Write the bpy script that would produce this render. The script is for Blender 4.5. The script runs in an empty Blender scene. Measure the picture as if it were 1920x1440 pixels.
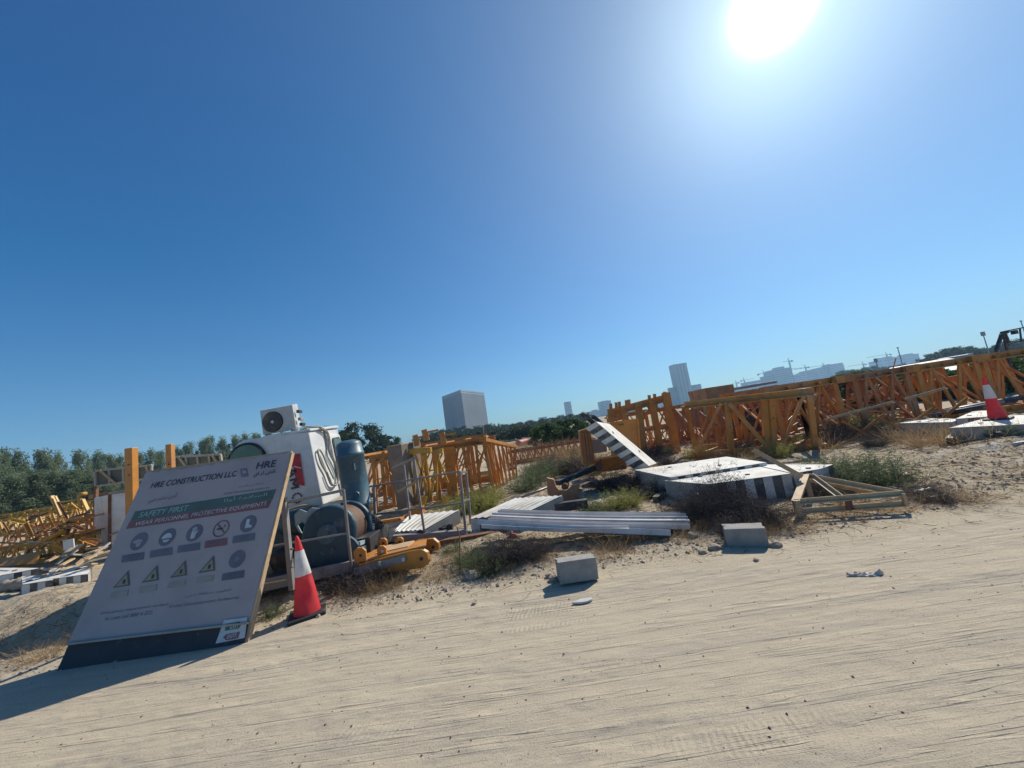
import bpy, math, random, os
import numpy as np
from mathutils import Vector, Matrix, noise as mn
R_ = math.radians
random.seed(7); np.random.seed(7)
sc = bpy.context.scene
COL = sc.collection

# ------------------------------------------------------------------ camera
FPX, ROLL, PITCH, EYE = 675.0, R_(8.53), R_(7.1), 1.6
FW = Vector((0, math.cos(PITCH), math.sin(PITCH))); UP = Vector((0, -math.sin(PITCH), math.cos(PITCH)))
CR = math.cos(ROLL)*Vector((1, 0, 0)) - math.sin(ROLL)*UP
CU = math.sin(ROLL)*Vector((1, 0, 0)) + math.cos(ROLL)*UP
EYEV = Vector((0, 0, EYE))
cam = bpy.data.cameras.new('camera'); camo = bpy.data.objects.new('camera', cam); COL.objects.link(camo)
cam.sensor_width = 36; cam.lens = 36*FPX/1920; cam.clip_start = 0.05; cam.clip_end = 9000
m = Matrix((CR, CU, -FW)).transposed().to_4x4(); m.translation = EYEV
camo.matrix_world = m
sc.camera = camo

def ray(px, py): return FW + CR*((px-960)/FPX) + CU*((720-py)/FPX)
def at(px, py, Y):
    r = ray(px, py); return EYEV + r*(Y/r.y)
def gz(px, py, z=0.0):
    r = ray(px, py); return EYEV + r*((z-EYE)/r.z)

# ------------------------------------------------------------------ light
SUN = ray(1448, 12).normalized()
EL = math.asin(SUN.z); AZ = math.atan2(SUN.x, SUN.y)
sl = bpy.data.lights.new('sun', 'SUN'); sl.energy = 4.6; sl.angle = R_(0.5); sl.color = (1.0, 0.93, 0.80)
so = bpy.data.objects.new('sun', sl); COL.objects.link(so)
so.rotation_euler = SUN.to_track_quat('Z', 'Y').to_euler()
w = bpy.data.worlds.new('World'); sc.world = w; w.use_nodes = True
nt = w.node_tree; nt.nodes.clear()
def wn(t, **k):
    n = nt.nodes.new(t)
    for a, b in k.items(): setattr(n, a, b)
    return n
sky = wn('ShaderNodeTexSky', sky_type='NISHITA', sun_disc=False)
sky.sun_elevation = EL; sky.sun_rotation = AZ; sky.altitude = 0; sky.air_density = 1.15; sky.dust_density = 0.35; sky.ozone_density = 3.0
geo = wn('ShaderNodeTexCoord')
dot = wn('ShaderNodeVectorMath', operation='DOT_PRODUCT'); dot.inputs[1].default_value = SUN
nt.links.new(geo.outputs['Generated'], dot.inputs[0])
acs = wn('ShaderNodeMath', operation='ARCCOSINE'); nt.links.new(dot.outputs['Value'], acs.inputs[0])
def gauss(sig, amp):
    a = wn('ShaderNodeMath', operation='DIVIDE'); a.inputs[1].default_value = sig; nt.links.new(acs.outputs[0], a.inputs[0])
    b = wn('ShaderNodeMath', operation='POWER'); b.inputs[1].default_value = 2; nt.links.new(a.outputs[0], b.inputs[0])
    c = wn('ShaderNodeMath', operation='MULTIPLY'); c.inputs[1].default_value = -1; nt.links.new(b.outputs[0], c.inputs[0])
    d = wn('ShaderNodeMath', operation='EXPONENT'); nt.links.new(c.outputs[0], d.inputs[0])
    e = wn('ShaderNodeMath', operation='MULTIPLY'); e.inputs[1].default_value = amp; nt.links.new(d.outputs[0], e.inputs[0])
    return e.outputs[0]
def aureole(sig, amp, col):
    g = gauss(sig, amp)
    v = wn('ShaderNodeVectorMath', operation='SCALE'); v.inputs[0].default_value = col; nt.links.new(g, v.inputs['Scale'])
    return v.outputs[0]
tint = wn('ShaderNodeVectorMath', operation='MULTIPLY'); tint.inputs[1].default_value = (0.47, 0.745, 1.0)
nt.links.new(sky.outputs[0], tint.inputs[0])
sb = wn('ShaderNodeVectorMath', operation='SUBTRACT'); sb.inputs[1].default_value = (0.58, 0.36, 0.05); nt.links.new(tint.outputs[0], sb.inputs[0])
mx = wn('ShaderNodeVectorMath', operation='MAXIMUM'); mx.inputs[1].default_value = (0.02, 0.1, 0.3); nt.links.new(sb.outputs[0], mx.inputs[0])
acc = mx.outputs[0]
def expo(scale, amp, col):
    a = wn('ShaderNodeMath', operation='DIVIDE'); a.inputs[1].default_value = -scale; nt.links.new(acs.outputs[0], a.inputs[0])
    d = wn('ShaderNodeMath', operation='EXPONENT'); nt.links.new(a.outputs[0], d.inputs[0])
    v = wn('ShaderNodeVectorMath', operation='SCALE'); v.inputs[0].default_value = [c*amp for c in col]; nt.links.new(d.outputs[0], v.inputs['Scale']); return v.outputs[0]
for o_ in (aureole(0.036, 80, (1, 1, 1)), aureole(0.17, 3.0, (0.70, 0.98, 1.0)), expo(0.33, 4.6, (0.98, 0.84, 0.45))):
    ad = wn('ShaderNodeVectorMath', operation='ADD'); nt.links.new(acc, ad.inputs[0]); nt.links.new(o_, ad.inputs[1]); acc = ad.outputs[0]
bg = wn('ShaderNodeBackground'); bg.inputs['Strength'].default_value = 0.085; nt.links.new(acc, bg.inputs['Color'])
wo = wn('ShaderNodeOutputWorld'); nt.links.new(bg.outputs[0], wo.inputs['Surface'])
sc.view_settings.view_transform = 'Standard'; sc.view_settings.look = 'None'; sc.view_settings.exposure = 0.2; sc.view_settings.gamma = 1
sc.render.engine = 'CYCLES'; sc.cycles.use_denoising = True; sc.cycles.max_bounces = 6; sc.cycles.volume_bounces = 1; sc.cycles.transparent_max_bounces = 8

# ------------------------------------------------------------------ materials
MATS = {}
def mat(name, col, rough=0.6, metal=0.0, col2=None, nscale=6.0, mixlo=0.45, mixhi=0.65, bump=0.0, bscale=60.0, rust=None, rustamt=0.6, dust=0.0, grime=0.25, trans=0.0, emis=None):
    mt = bpy.data.materials.new(name); mt.use_nodes = True; t = mt.node_tree; n = t.nodes; L = t.links.new
    p = n['Principled BSDF']; p.inputs['Roughness'].default_value = rough; p.inputs['Metallic'].default_value = metal
    tc = n.new('ShaderNodeNewGeometry').outputs['Position']
    def ns(scale, det=5, rough_=0.6, dist=0.0):
        x = n.new('ShaderNodeTexNoise'); x.inputs['Scale'].default_value = scale; x.inputs['Detail'].default_value = det; x.inputs['Roughness'].default_value = rough_; x.inputs['Distortion'].default_value = dist
        L(tc, x.inputs['Vector']); return x.outputs['Fac']
    def ramp(f, a, b):
        r = n.new('ShaderNodeMapRange'); r.inputs['From Min'].default_value = a; r.inputs['From Max'].default_value = b; L(f, r.inputs['Value']); return r.outputs[0]
    def mix(f, c1, c2):
        x = n.new('ShaderNodeMix'); x.data_type = 'RGBA'
        L(f, x.inputs[0]) if not isinstance(f, float) else setattr(x.inputs[0], 'default_value', f)
        for s, c in ((x.inputs[6], c1), (x.inputs[7], c2)):
            if isinstance(c, tuple): s.default_value = (*c, 1)
            else: L(c, s)
        return x.outputs[2]
    cur = mix(ramp(ns(nscale), mixlo, mixhi), tuple(col), tuple(col2) if col2 else tuple(c*0.8 for c in col))
    if grime: cur = mix(ramp(ns(nscale*5, 8, 0.7), 0.5, 0.9), cur, tuple(c*(1-grime) for c in col))
    if rust: cur = mix(ramp(ns(nscale*2.3, 9, 0.72, 0.4), rustamt, rustamt+0.06), cur, tuple(rust))
    if dust: cur = mix(ramp(ns(nscale*0.7, 7, 0.7), 0.62-dust*0.4, 0.95-dust*0.3), cur, (0.42, 0.35, 0.26))
    L(cur, p.inputs['Base Color'])
    if bump:
        b = n.new('ShaderNodeBump'); b.inputs['Strength'].default_value = bump; b.inputs['Distance'].default_value = 0.01
        L(ns(bscale, 6, 0.65), b.inputs['Height']); L(b.outputs[0], p.inputs['Normal'])
    if trans:
        out = n['Material Output']; tr = n.new('ShaderNodeBsdfTranslucent'); L(cur, tr.inputs['Color']); mx = n.new('ShaderNodeMixShader'); mx.inputs[0].default_value = trans
        L(p.outputs[0], mx.inputs[1]); L(tr.outputs[0], mx.inputs[2]); L(mx.outputs[0], out.inputs['Surface'])
    MATS[name] = mt; return mt
ORANGE = mat('orange_paint', (0.57, 0.24, 0.045), 0.55, col2=(0.44, 0.165, 0.035), nscale=2.0, rust=(0.12, 0.05, 0.022), rustamt=0.6, dust=0.25, bump=0.15)
RUSTY = mat('faded_red_orange_paint', (0.45, 0.19, 0.07), 0.65, col2=(0.36, 0.135, 0.05), nscale=2.0, rust=(0.09, 0.04, 0.02), rustamt=0.58, dust=0.3, bump=0.15)
YELL = mat('yellow_paint', (0.58, 0.33, 0.04), 0.5, col2=(0.42, 0.22, 0.035), nscale=3, rust=(0.15, 0.07, 0.02), rustamt=0.63, dust=0.15)
AMBER = mat('amber_paint', (0.55, 0.22, 0.03), 0.45, col2=(0.47, 0.19, 0.03), nscale=5, rust=(0.13, 0.05, 0.02), rustamt=0.66, dust=0.2, bump=0.1)
WPAINT = mat('white_cab_paint', (0.72, 0.71, 0.68), 0.4, nscale=3, grime=0.15, dust=0.12)
SLABW = mat('white_slab_paint', (0.76, 0.74, 0.68), 0.75, col2=(0.64, 0.60, 0.52), nscale=3, grime=0.35, dust=0.4, rust=(0.45, 0.40, 0.32), rustamt=0.66, bump=0.3, bscale=90)
SLABC = mat('raw_slab_concrete', (0.46, 0.42, 0.35), 0.85, nscale=5, bump=0.5, bscale=60, dust=0.3)
SLABB = mat('black_stripe_paint', (0.04, 0.048, 0.07), 0.75, nscale=5, dust=0.5, rust=(0.4, 0.36, 0.3), rustamt=0.63)
CONC = mat('concrete_block', (0.37, 0.35, 0.315), 0.9, col2=(0.29, 0.275, 0.255), nscale=9, bump=0.9, bscale=140, grime=0.35)
GALV = mat('galvanised_steel', (0.26, 0.25, 0.24), 0.5, 0.55, nscale=8, dust=0.2, rust=(0.14, 0.08, 0.05), rustamt=0.68)
GREY = mat('grey_steel_paint', (0.27, 0.255, 0.25), 0.6, nscale=5, dust=0.3, rust=(0.12, 0.06, 0.04), rustamt=0.66)
PVC = mat('pale_channel', (0.60, 0.58, 0.57), 0.35, 0.1, nscale=3, dust=0.1, grime=0.15)
BLUE = mat('dark_blue_paint', (0.025, 0.08, 0.115), 0.45, nscale=5, col2=(0.022, 0.06, 0.09), dust=0.18, bump=0.1)
LBLUE = mat('slate_blue_paint', (0.065, 0.135, 0.175), 0.45, nscale=5, dust=0.2, rust=(0.08, 0.06, 0.05), rustamt=0.7)
PALEB = mat('worn_pale_blue_paint', (0.3, 0.42, 0.46), 0.5, nscale=6, dust=0.15)
DRUM = mat('drum_rope_brown', (0.13, 0.075, 0.05), 0.7, nscale=12, bump=0.5, bscale=90)
DARK = mat('dark_steel', (0.035, 0.032, 0.035), 0.6, nscale=6, dust=0.25)
BLACKR = mat('black_rubber', (0.02, 0.02, 0.022), 0.7, nscale=6, dust=0.3)
GLASS = mat('green_tinted_glass', (0.10, 0.17, 0.14), 0.12, nscale=1.5, dust=0.1)
TAN = mat('dusty_tan_steel', (0.58, 0.41, 0.23), 0.7, col2=(0.46, 0.30, 0.16), nscale=6, dust=0.3, rust=(0.2, 0.09, 0.04), rustamt=0.62)
BRKT = mat('faded_bracket_orange', (0.42, 0.20, 0.10), 0.7, col2=(0.34, 0.15, 0.07), nscale=8, dust=0.25, rust=(0.13, 0.06, 0.03), rustamt=0.6, bump=0.2)
RUSTB = mat('rusty_beam', (0.2, 0.09, 0.045), 0.8, col2=(0.13, 0.06, 0.035), nscale=6, dust=0.2, bump=0.3)
WOOD = mat('weathered_wood', (0.46, 0.33, 0.2), 0.8, col2=(0.34, 0.24, 0.15), nscale=10, dust=0.1, bump=0.3)
WOODG = mat('grey_weathered_wood', (0.42, 0.38, 0.30), 0.85, nscale=8, dust=0.1, bump=0.3)
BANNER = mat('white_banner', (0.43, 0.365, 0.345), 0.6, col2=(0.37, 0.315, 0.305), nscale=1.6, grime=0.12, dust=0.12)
UNDERSHADE = mat('under_board_shade', (0.05, 0.05, 0.055), 0.8, nscale=5, dust=0.12)  # dark colour stands in for the shade beneath the safety board
INK = mat('black_ink', (0.065, 0.062, 0.08), 0.6, grime=0)
INKF = mat('faded_grey_ink', (0.22, 0.205, 0.24), 0.6, grime=0)
SGREEN = mat('sign_green', (0.10, 0.155, 0.125), 0.6, nscale=3, grime=0.1)
SRED = mat('sign_red', (0.26, 0.115, 0.115), 0.6, nscale=3, grime=0.1)
SNAVY = mat('sign_navy', (0.17, 0.16, 0.19), 0.6, nscale=3, grime=0.1)
SYEL = mat('sign_yellow', (0.33, 0.29, 0.17), 0.6, nscale=3, grime=0.1)
SYELP = mat('sign_pale_yellow', (0.36, 0.34, 0.28), 0.6, nscale=3, grime=0.1)
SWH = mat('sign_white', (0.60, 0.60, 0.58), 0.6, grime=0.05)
SWG = mat('sign_pale_green', (0.35, 0.48, 0.42), 0.6, grime=0.05)
CRED = mat('cone_red', (0.80, 0.06, 0.07), 0.5, col2=(0.68, 0.06, 0.06), nscale=6, dust=0.15, grime=0.2, trans=0.35)
CWH = mat('cone_white', (0.74, 0.72, 0.70), 0.5, nscale=8, dust=0.1, grime=0.1, trans=0.2)
TRED = mat('lettering_red', (0.55, 0.03, 0.035), 0.5, grime=0.1)
BARK = mat('bark', (0.12, 0.09, 0.06), 0.9, nscale=3)
LEAFA = mat('feathery_grey_green_leaf', (0.20, 0.25, 0.135), 0.7, col2=(0.11, 0.15, 0.075), nscale=0.35, grime=0.3, trans=0.5)
LEAFB = mat('dark_green_leaf', (0.045, 0.07, 0.026), 0.7, col2=(0.03, 0.05, 0.02), nscale=0.5, grime=0.3, trans=0.25)
LEAFC = mat('bright_green_leaf', (0.08, 0.14, 0.035), 0.7, col2=(0.045, 0.085, 0.025), nscale=1.2, grime=0.3, trans=0.35)
SCRUB = mat('grey_green_scrub', (0.15, 0.18, 0.085), 0.8, col2=(0.10, 0.13, 0.06), nscale=5, trans=0.35)
SCRUBY = mat('yellow_green_scrub', (0.30, 0.29, 0.075), 0.8, col2=(0.2, 0.22, 0.06), nscale=5, trans=0.4)
DEAD = mat('dead_dark_scrub', (0.075, 0.058, 0.055), 0.85, col2=(0.055, 0.045, 0.042), nscale=6, grime=0.3, trans=0.15)
STRAW = mat('dry_straw', (0.42, 0.29, 0.15), 0.85, col2=(0.28, 0.19, 0.11), nscale=6, trans=0.35)
ROCK = mat('sandy_rock', (0.42, 0.34, 0.25), 0.9, col2=(0.30, 0.235, 0.175), nscale=12, bump=0.6)
FARW = mat('far_facade', (0.34, 0.37, 0.41), 0.7, nscale=0.02, grime=0)  # bluish grey puts some of the distance haze into the colour
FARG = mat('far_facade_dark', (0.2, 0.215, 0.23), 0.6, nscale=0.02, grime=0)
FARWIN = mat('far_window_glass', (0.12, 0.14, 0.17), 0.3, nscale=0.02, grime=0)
ROOFG = mat('pale_metal_roof', (0.42, 0.42, 0.42), 0.5, 0.1, nscale=0.4)
PLAST = mat('white_plastic', (0.72, 0.70, 0.66), 0.45, dust=0.25, nscale=20, trans=0.2)
PINK = mat('faded_red_plastic', (0.5, 0.14, 0.14), 0.6, dust=0.2)
NAVY = mat('navy_paint', (0.02, 0.025, 0.06), 0.5, dust=0.1)

# ------------------------------------------------------------------ helpers
def tag(o, label=None, cat=None, group=None, kind=None):
    if label: o['label'] = label
    if cat: o['category'] = cat
    if group: o['group'] = group
    if kind: o['kind'] = kind
    return o
def thing(name, label, cat, loc=(0, 0, 0), group=None):
    o = bpy.data.objects.new(name, None); o.empty_display_size = 0.1; COL.objects.link(o); o.location = Vector(loc)
    return tag(o, label, cat, group)
def root_loc(o):
    v = Vector((0, 0, 0))
    while o is not None: v += o.location; o = o.parent
    return v
class MB:
    def __init__(s): s.v = []; s.f = []; s.mi = []; s.sm = []
    def add(s, vs, fs, mi=0, smooth=False):
        b = len(s.v); s.v += [Vector(x) for x in vs]
        for f in fs: s.f.append([b+i for i in f]); s.mi.append(mi); s.sm.append(smooth)
        return s
    def hexa(s, p, mi=0):   # p: 4 bottom, 4 top in the same winding
        return s.add(p, [(3, 2, 1, 0), (4, 5, 6, 7), (0, 1, 5, 4), (1, 2, 6, 5), (2, 3, 7, 6), (3, 0, 4, 7)], mi)
    def box(s, o, a, b, c, mi=0):   # corner + three edge vectors
        o, a, b, c = Vector(o), Vector(a), Vector(b), Vector(c)
        return s.hexa([o, o+a, o+a+b, o+b, o+c, o+a+c, o+a+b+c, o+b+c], mi)
    def cbox(s, c, sx, sy, sz, mi=0, rz=0):
        c = Vector(c); a = Vector((math.cos(rz), math.sin(rz), 0)); b = Vector((-math.sin(rz), math.cos(rz), 0))
        return s.box(c-a*sx/2-b*sy/2-Vector((0, 0, sz/2)), a*sx, b*sy, (0, 0, sz), mi)
    def beam(s, p, q, w_, h_=None, up=(0, 0, 1), mi=0):
        p, q = Vector(p), Vector(q); h_ = h_ or w_; d = (q-p).normalized(); up = Vector(up)
        if abs(d.dot(up)) > 0.95: up = Vector((0, 1, 0))
        a = d.cross(up).normalized(); b = a.cross(d)
        return s.box(p-a*w_/2-b*h_/2, a*w_, b*h_, q-p, mi)
    def angle(s, p, q, w_, t_=None, up=(0, 0, 1), mi=0):   # L profile
        p, q = Vector(p), Vector(q); t_ = t_ or w_*0.14; d = (q-p).normalized(); up = Vector(up)
        if abs(d.dot(up)) > 0.95: up = Vector((0, 1, 0))
        a = d.cross(up).normalized(); b = a.cross(d); o = p-a*w_/2-b*w_/2
        s.box(o, a*w_, b*t_, q-p, mi); return s.box(o+b*t_, a*t_, b*(w_-t_), q-p, mi)
    def tube(s, pts, r, n=8, mi=0, cap=True):
        pts = [Vector(p) for p in pts]; b = len(s.v); rr = r if isinstance(r, (list, tuple)) else [r]*len(pts)
        prev = None
        for i, p in enumerate(pts):
            d = (pts[min(i+1, len(pts)-1)]-pts[max(i-1, 0)]).normalized()
            if prev is None: a = d.cross(Vector((0, 0, 1)) if abs(d.z) < 0.9 else Vector((1, 0, 0))).normalized()
            else: a = (prev-d*prev.dot(d)).normalized()
            prev = a; c = d.cross(a)
            for k in range(n): t = 2*math.pi*k/n; s.v.append(p+a*math.cos(t)*rr[i]+c*math.sin(t)*rr[i])
        for i in range(len(pts)-1):
            for k in range(n):
                s.f.append([b+i*n+k, b+i*n+(k+1) % n, b+(i+1)*n+(k+1) % n, b+(i+1)*n+k]); s.mi.append(mi); s.sm.append(True)
        if cap:
            s.f.append([b+k for k in range(n)][::-1]); s.f.append([b+(len(pts)-1)*n+k for k in range(n)]); s.mi += [mi]*2; s.sm += [False]*2
        return s
    def lathe(s, o, axis, prof, n=32, mi=0, cap=True, smooth=True):   # prof: (dist along axis, radius)
        o, d = Vector(o), Vector(axis).normalized(); a = d.cross(Vector((0, 0, 1)) if abs(d.z) < 0.9 else Vector((1, 0, 0))).normalized(); c = d.cross(a); b = len(s.v)
        for h_, r in prof:
            for k in range(n): t = 2*math.pi*k/n; s.v.append(o+d*h_+a*math.cos(t)*r+c*math.sin(t)*r)
        for i in range(len(prof)-1):
            for k in range(n): s.f.append([b+i*n+k, b+i*n+(k+1) % n, b+(i+1)*n+(k+1) % n, b+(i+1)*n+k]); s.mi.append(mi); s.sm.append(smooth)
        if cap:
            s.f.append([b+k for k in range(n)][::-1]); s.f.append([b+(len(prof)-1)*n+k for k in range(n)]); s.mi += [mi]*2; s.sm += [False]*2
        return s
    def prism(s, poly, dv, mi=0):
        poly = [Vector(p) for p in poly]; dv = Vector(dv); n = len(poly); b = len(s.v); s.v += poly+[p+dv for p in poly]
        fs = [list(range(n))[::-1], list(range(n, 2*n))]+[[i, (i+1) % n, n+(i+1) % n, n+i] for i in range(n)]
        for f in fs: s.f.append([b+i for i in f]); s.mi.append(mi); s.sm.append(False)
        return s
    def build(s, name, mats, parent=None, bevel=0.0, recalc=True):
        o0 = root_loc(parent) if parent is not None else Vector((0, 0, 0))
        me = bpy.data.meshes.new(name); me.from_pydata([v-o0 for v in s.v], [], s.f)
        mats = mats if isinstance(mats, (list, tuple)) else [mats]
        for x in mats: me.materials.append(x)
        me.polygons.foreach_set('material_index', s.mi); me.polygons.foreach_set('use_smooth', s.sm)
        if recalc:
            import bmesh
            bm = bmesh.new(); bm.from_mesh(me); bmesh.ops.recalc_face_normals(bm, faces=bm.faces); bm.to_mesh(me); bm.free()
        me.update(); o = bpy.data.objects.new(name, me); COL.objects.link(o)
        if parent is not None: o.parent = parent
        if bevel:
            b = o.modifiers.new('bevel', 'BEVEL'); b.width = bevel; b.segments = 2; b.limit_method = 'ANGLE'; b.angle_limit = R_(35)
        return o
def own(name, mb, mats, label, cat, group=None, kind=None, bevel=0.0):   # a thing of one mesh, origin at its base
    zs = min(v.z for v in mb.v); c = sum(mb.v, Vector())/len(mb.v); c.z = zs
    o = mb.build(name, mats, None, bevel); o.data.transform(Matrix.Translation(-c)); o.location = c
    return tag(o, label, cat, group, kind)
def copy_tree(o, parent=None):
    c = o.copy(); COL.objects.link(c); c.parent = parent
    for ch in list(o.children): copy_tree(ch, c)
    return c
def vplane(A, B):   # pixel -> point on the vertical plane through ground points A and B
    A, B = Vector(A), Vector(B); n = Vector((B.y-A.y, A.x-B.x, 0)).normalized()
    def f(px, py, off=0.0):
        r = ray(px, py); return EYEV+r*(((A-EYEV).dot(n)+off)/r.dot(n))
    return f, n

# ------------------------------------------------------------------ ground
def vnoise(x, y, seed):
    xi = np.floor(x).astype(np.int64); yi = np.floor(y).astype(np.int64); fx = x-xi; fy = y-yi; fx = fx*fx*(3-2*fx); fy = fy*fy*(3-2*fy)
    def h(a, b):
        n = (a*374761393+b*668265263+seed*2147483647) & 0xffffffff; n = ((n ^ (n >> 13))*1274126177) & 0xffffffff
        return ((n ^ (n >> 16)) & 0xffff)/65535.0-0.5
    return (h(xi, yi)*(1-fx)+h(xi+1, yi)*fx)*(1-fy)+(h(xi, yi+1)*(1-fx)+h(xi+1, yi+1)*fx)*fy
def ss(a, b, x):
    t = np.clip((x-a)/(b-a), 0, 1); return t*t*(3-2*t)
def road_edge(x): return np.interp(x, [-12, -5.2, -4.0, -2.3, 0, 2.4, 4.4, 6.3, 14], [3.55, 3.65, 3.7, 4.05, 4.15, 4.25, 4.35, 4.9, 8.0])+0.1*vnoise(x*1.1, x*0, 5)
def height(x, y):
    x = np.asarray(x, float); y = np.asarray(y, float)
    e = road_edge(x); v = ss(-0.25, 0.9, y-e)
    far = 1/(1+np.hypot(x, y)/40)
    z = 0.06*vnoise(x*0.35, y*0.35, 1)*v
    z += v*(0.05*vnoise(x*1.3, y*1.3, 2)+0.06*vnoise(x*3.1, y*3.1, 3)+0.035*np.abs(vnoise(x*7.1, y*7.1, 4))+0.022*vnoise(x*15, y*15, 6)+0.014*vnoise(x*31, y*31, 16))
    rd = 1-ss(-0.5, 0.2, y-e)
    u = y-0.035*x
    z += rd*(0.012*vnoise(x*0.22, u*3.5, 7)+0.006*vnoise(x*0.4, u*12, 8)+0.003*vnoise(x*9, u*11, 9)+0.002*vnoise(x*25, y*25, 10))
    z += 0.012*vnoise(x*0.6, y*0.7, 11)*rd
    # sand mound behind the left side of the board
    z += 0.30*np.exp(-(((x+6.9)/1.5)**2+((y-5.3)/0.8)**2)) + 0.16*np.exp(-(((x+9.6)/1.5)**2+((y-5.6)/0.9)**2))
    z += 0.16*np.exp(-(((x-9.2)/2.2)**2+((y-6.6)/0.5)**2))
    return z
def hz(p): return float(height(p.x, p.y))
def axis_vals(a, b, st, lo, hi, g=1.13):
    xs = list(np.arange(a, b+1e-6, st)); s_ = st
    while xs[-1] < hi: s_ *= g; xs.append(xs[-1]+s_)
    s_ = st; l = []
    x = a
    while x > lo: s_ *= g; x -= s_; l.append(x)
    return np.array(l[::-1]+xs)
gx = axis_vals(-8.5, 9.5, 0.04, -5000, 5000); gy = axis_vals(1.2, 8.6, 0.035, -60, 6000)
XX, YY = np.meshgrid(gx, gy); ZZ = height(XX, YY)
fade = 1-ss(60, 300, np.hypot(XX, YY)); ZZ = ZZ*fade
nx, ny = len(gx), len(gy)
verts = np.stack([XX.ravel(), YY.ravel(), ZZ.ravel()], 1)
ii, jj = np.meshgrid(np.arange(nx-1), np.arange(ny-1)); b0 = (jj*nx+ii).ravel()
quads = np.stack([b0, b0+1, b0+nx+1, b0+nx], 1)
cx = (XX[:-1, :-1]+XX[1:, 1:]).ravel()/2; cy = (YY[:-1, :-1]+YY[1:, 1:]).ravel()/2
isroad = cy < road_edge(cx)+0.05
def gridmesh(name, q):
    used, inv = np.unique(q, return_inverse=True); me = bpy.data.meshes.new(name)
    me.vertices.add(len(used)); me.vertices.foreach_set('co', verts[used].ravel())
    me.loops.add(q.size); me.loops.foreach_set('vertex_index', inv.ravel().astype(np.int32))
    me.polygons.add(len(q)); me.polygons.foreach_set('loop_start', np.arange(0, q.size, 4, dtype=np.int32)); me.polygons.foreach_set('loop_total', np.full(len(q), 4, dtype=np.int32))
    me.polygons.foreach_set('use_smooth', np.ones(len(q), bool)); me.update(); me.validate()
    o = bpy.data.objects.new(name, me); COL.objects.link(o); o['kind'] = 'structure'; return o
def sand_material():
    mt = bpy.data.materials.new('sand'); mt.use_nodes = True; t = mt.node_tree; n = t.nodes; L = t.links.new; p = n['Principled BSDF']; p.inputs['Roughness'].default_value = 0.92; p.inputs['Specular IOR Level'].default_value = 0.15
    pos = n.new('ShaderNodeNewGeometry').outputs['Position']
    sep = n.new('ShaderNodeSeparateXYZ'); L(pos, sep.inputs[0])
    def mp(sx, sy, rz=0.0):
        m_ = n.new('ShaderNodeMapping'); m_.inputs['Scale'].default_value = (sx, sy, 1); m_.inputs['Rotation'].default_value = (0, 0, rz); L(pos, m_.inputs['Vector']); return m_.outputs[0]
    def ns(v, s_, d=6, r=0.6, dist=0.0):
        x = n.new('ShaderNodeTexNoise'); x.inputs['Scale'].default_value = s_; x.inputs['Detail'].default_value = d; x.inputs['Roughness'].default_value = r; x.inputs['Distortion'].default_value = dist; L(v, x.inputs['Vector']); return x.outputs['Fac']
    def rp(f, a, b, c=0.0, d=1.0):
        r = n.new('ShaderNodeMapRange'); r.inputs['From Min'].default_value = a; r.inputs['From Max'].default_value = b; r.inputs['To Min'].default_value = c; r.inputs['To Max'].default_value = d; L(f, r.inputs['Value']); return r.outputs[0]
    def mix(f, a, b):
        x = n.new('ShaderNodeMix'); x.data_type = 'RGBA'; L(f, x.inputs[0])
        for s_, c in ((x.inputs[6], a), (x.inputs[7], b)):
            if isinstance(c, tuple): s_.default_value = (*c, 1)
            else: L(c, s_)
        return x.outputs[2]
    def ma(op, a, b):
        x = n.new('ShaderNodeMath'); x.operation = op
        for s_, c in ((x.inputs[0], a), (x.inputs[1], b)):
            if isinstance(c, (int, float)): s_.default_value = c
            else: L(c, s_)
        return x.outputs[0]
    verge = rp(ma('ADD', sep.outputs['Y'], ma('MULTIPLY', ns(mp(1, 1), 0.9), 0.9)), 4.1, 5.0)
    roadc = mix(rp(ns(mp(0.35, 1.6), 0.8), 0.35, 0.65), (0.485, 0.41, 0.305), (0.54, 0.455, 0.33))
    roadc = mix(rp(ns(mp(0.12, 3.0, 0.035), 2.0), 0.5, 0.75), roadc, (0.42, 0.365, 0.285))
    vergec = mix(rp(ns(mp(1, 1), 1.1), 0.4, 0.65), (0.53, 0.435, 0.30), (0.45, 0.365, 0.25))
    vergec = mix(rp(ns(mp(1, 1), 4.0, 8, 0.7), 0.52, 0.72), vergec, (0.33, 0.265, 0.19))
    vergec = mix(rp(ns(mp(0.5, 1.6), 0.7, 4), 0.60, 0.66), vergec, (0.56, 0.51, 0.43))
    c = mix(verge, roadc, vergec)
    # grains and small dark stones
    c = mix(rp(ns(mp(1, 1), 120, 3, 0.7), 0.52, 0.75), c, (0.25, 0.21, 0.165))
    c = mix(rp(ns(mp(1, 1), 60, 5, 0.8), 0.60, 0.72), c, (0.62, 0.56, 0.46))
    vo = n.new('ShaderNodeTexVoronoi'); vo.inputs['Scale'].default_value = 26; L(pos, vo.inputs['Vector'])
    vs = n.new('ShaderNodeSeparateColor'); L(vo.outputs['Color'], vs.inputs[0])
    spot = ma('MULTIPLY', rp(vo.outputs['Distance'], 0.10, 0.16, 1, 0), rp(vs.outputs[0], 0.90, 0.91))
    c = mix(spot, c, (0.11, 0.09, 0.075))
    far = rp(sep.outputs['Y'], 12, 60); c = mix(ma('MULTIPLY', far, rp(ns(mp(1, 1), 0.15, 8, 0.7), 0.45, 0.6)), c, (0.2, 0.19, 0.10))
    L(c, p.inputs['Base Color'])
    # relief: grain, wheel streaks, tyre tread
    v2 = n.new('ShaderNodeTexVoronoi'); v2.inputs['Scale'].default_value = 95; L(pos, v2.inputs['Vector']); v2s = n.new('ShaderNodeSeparateColor'); L(v2.outputs['Color'], v2s.inputs[0])
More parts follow.
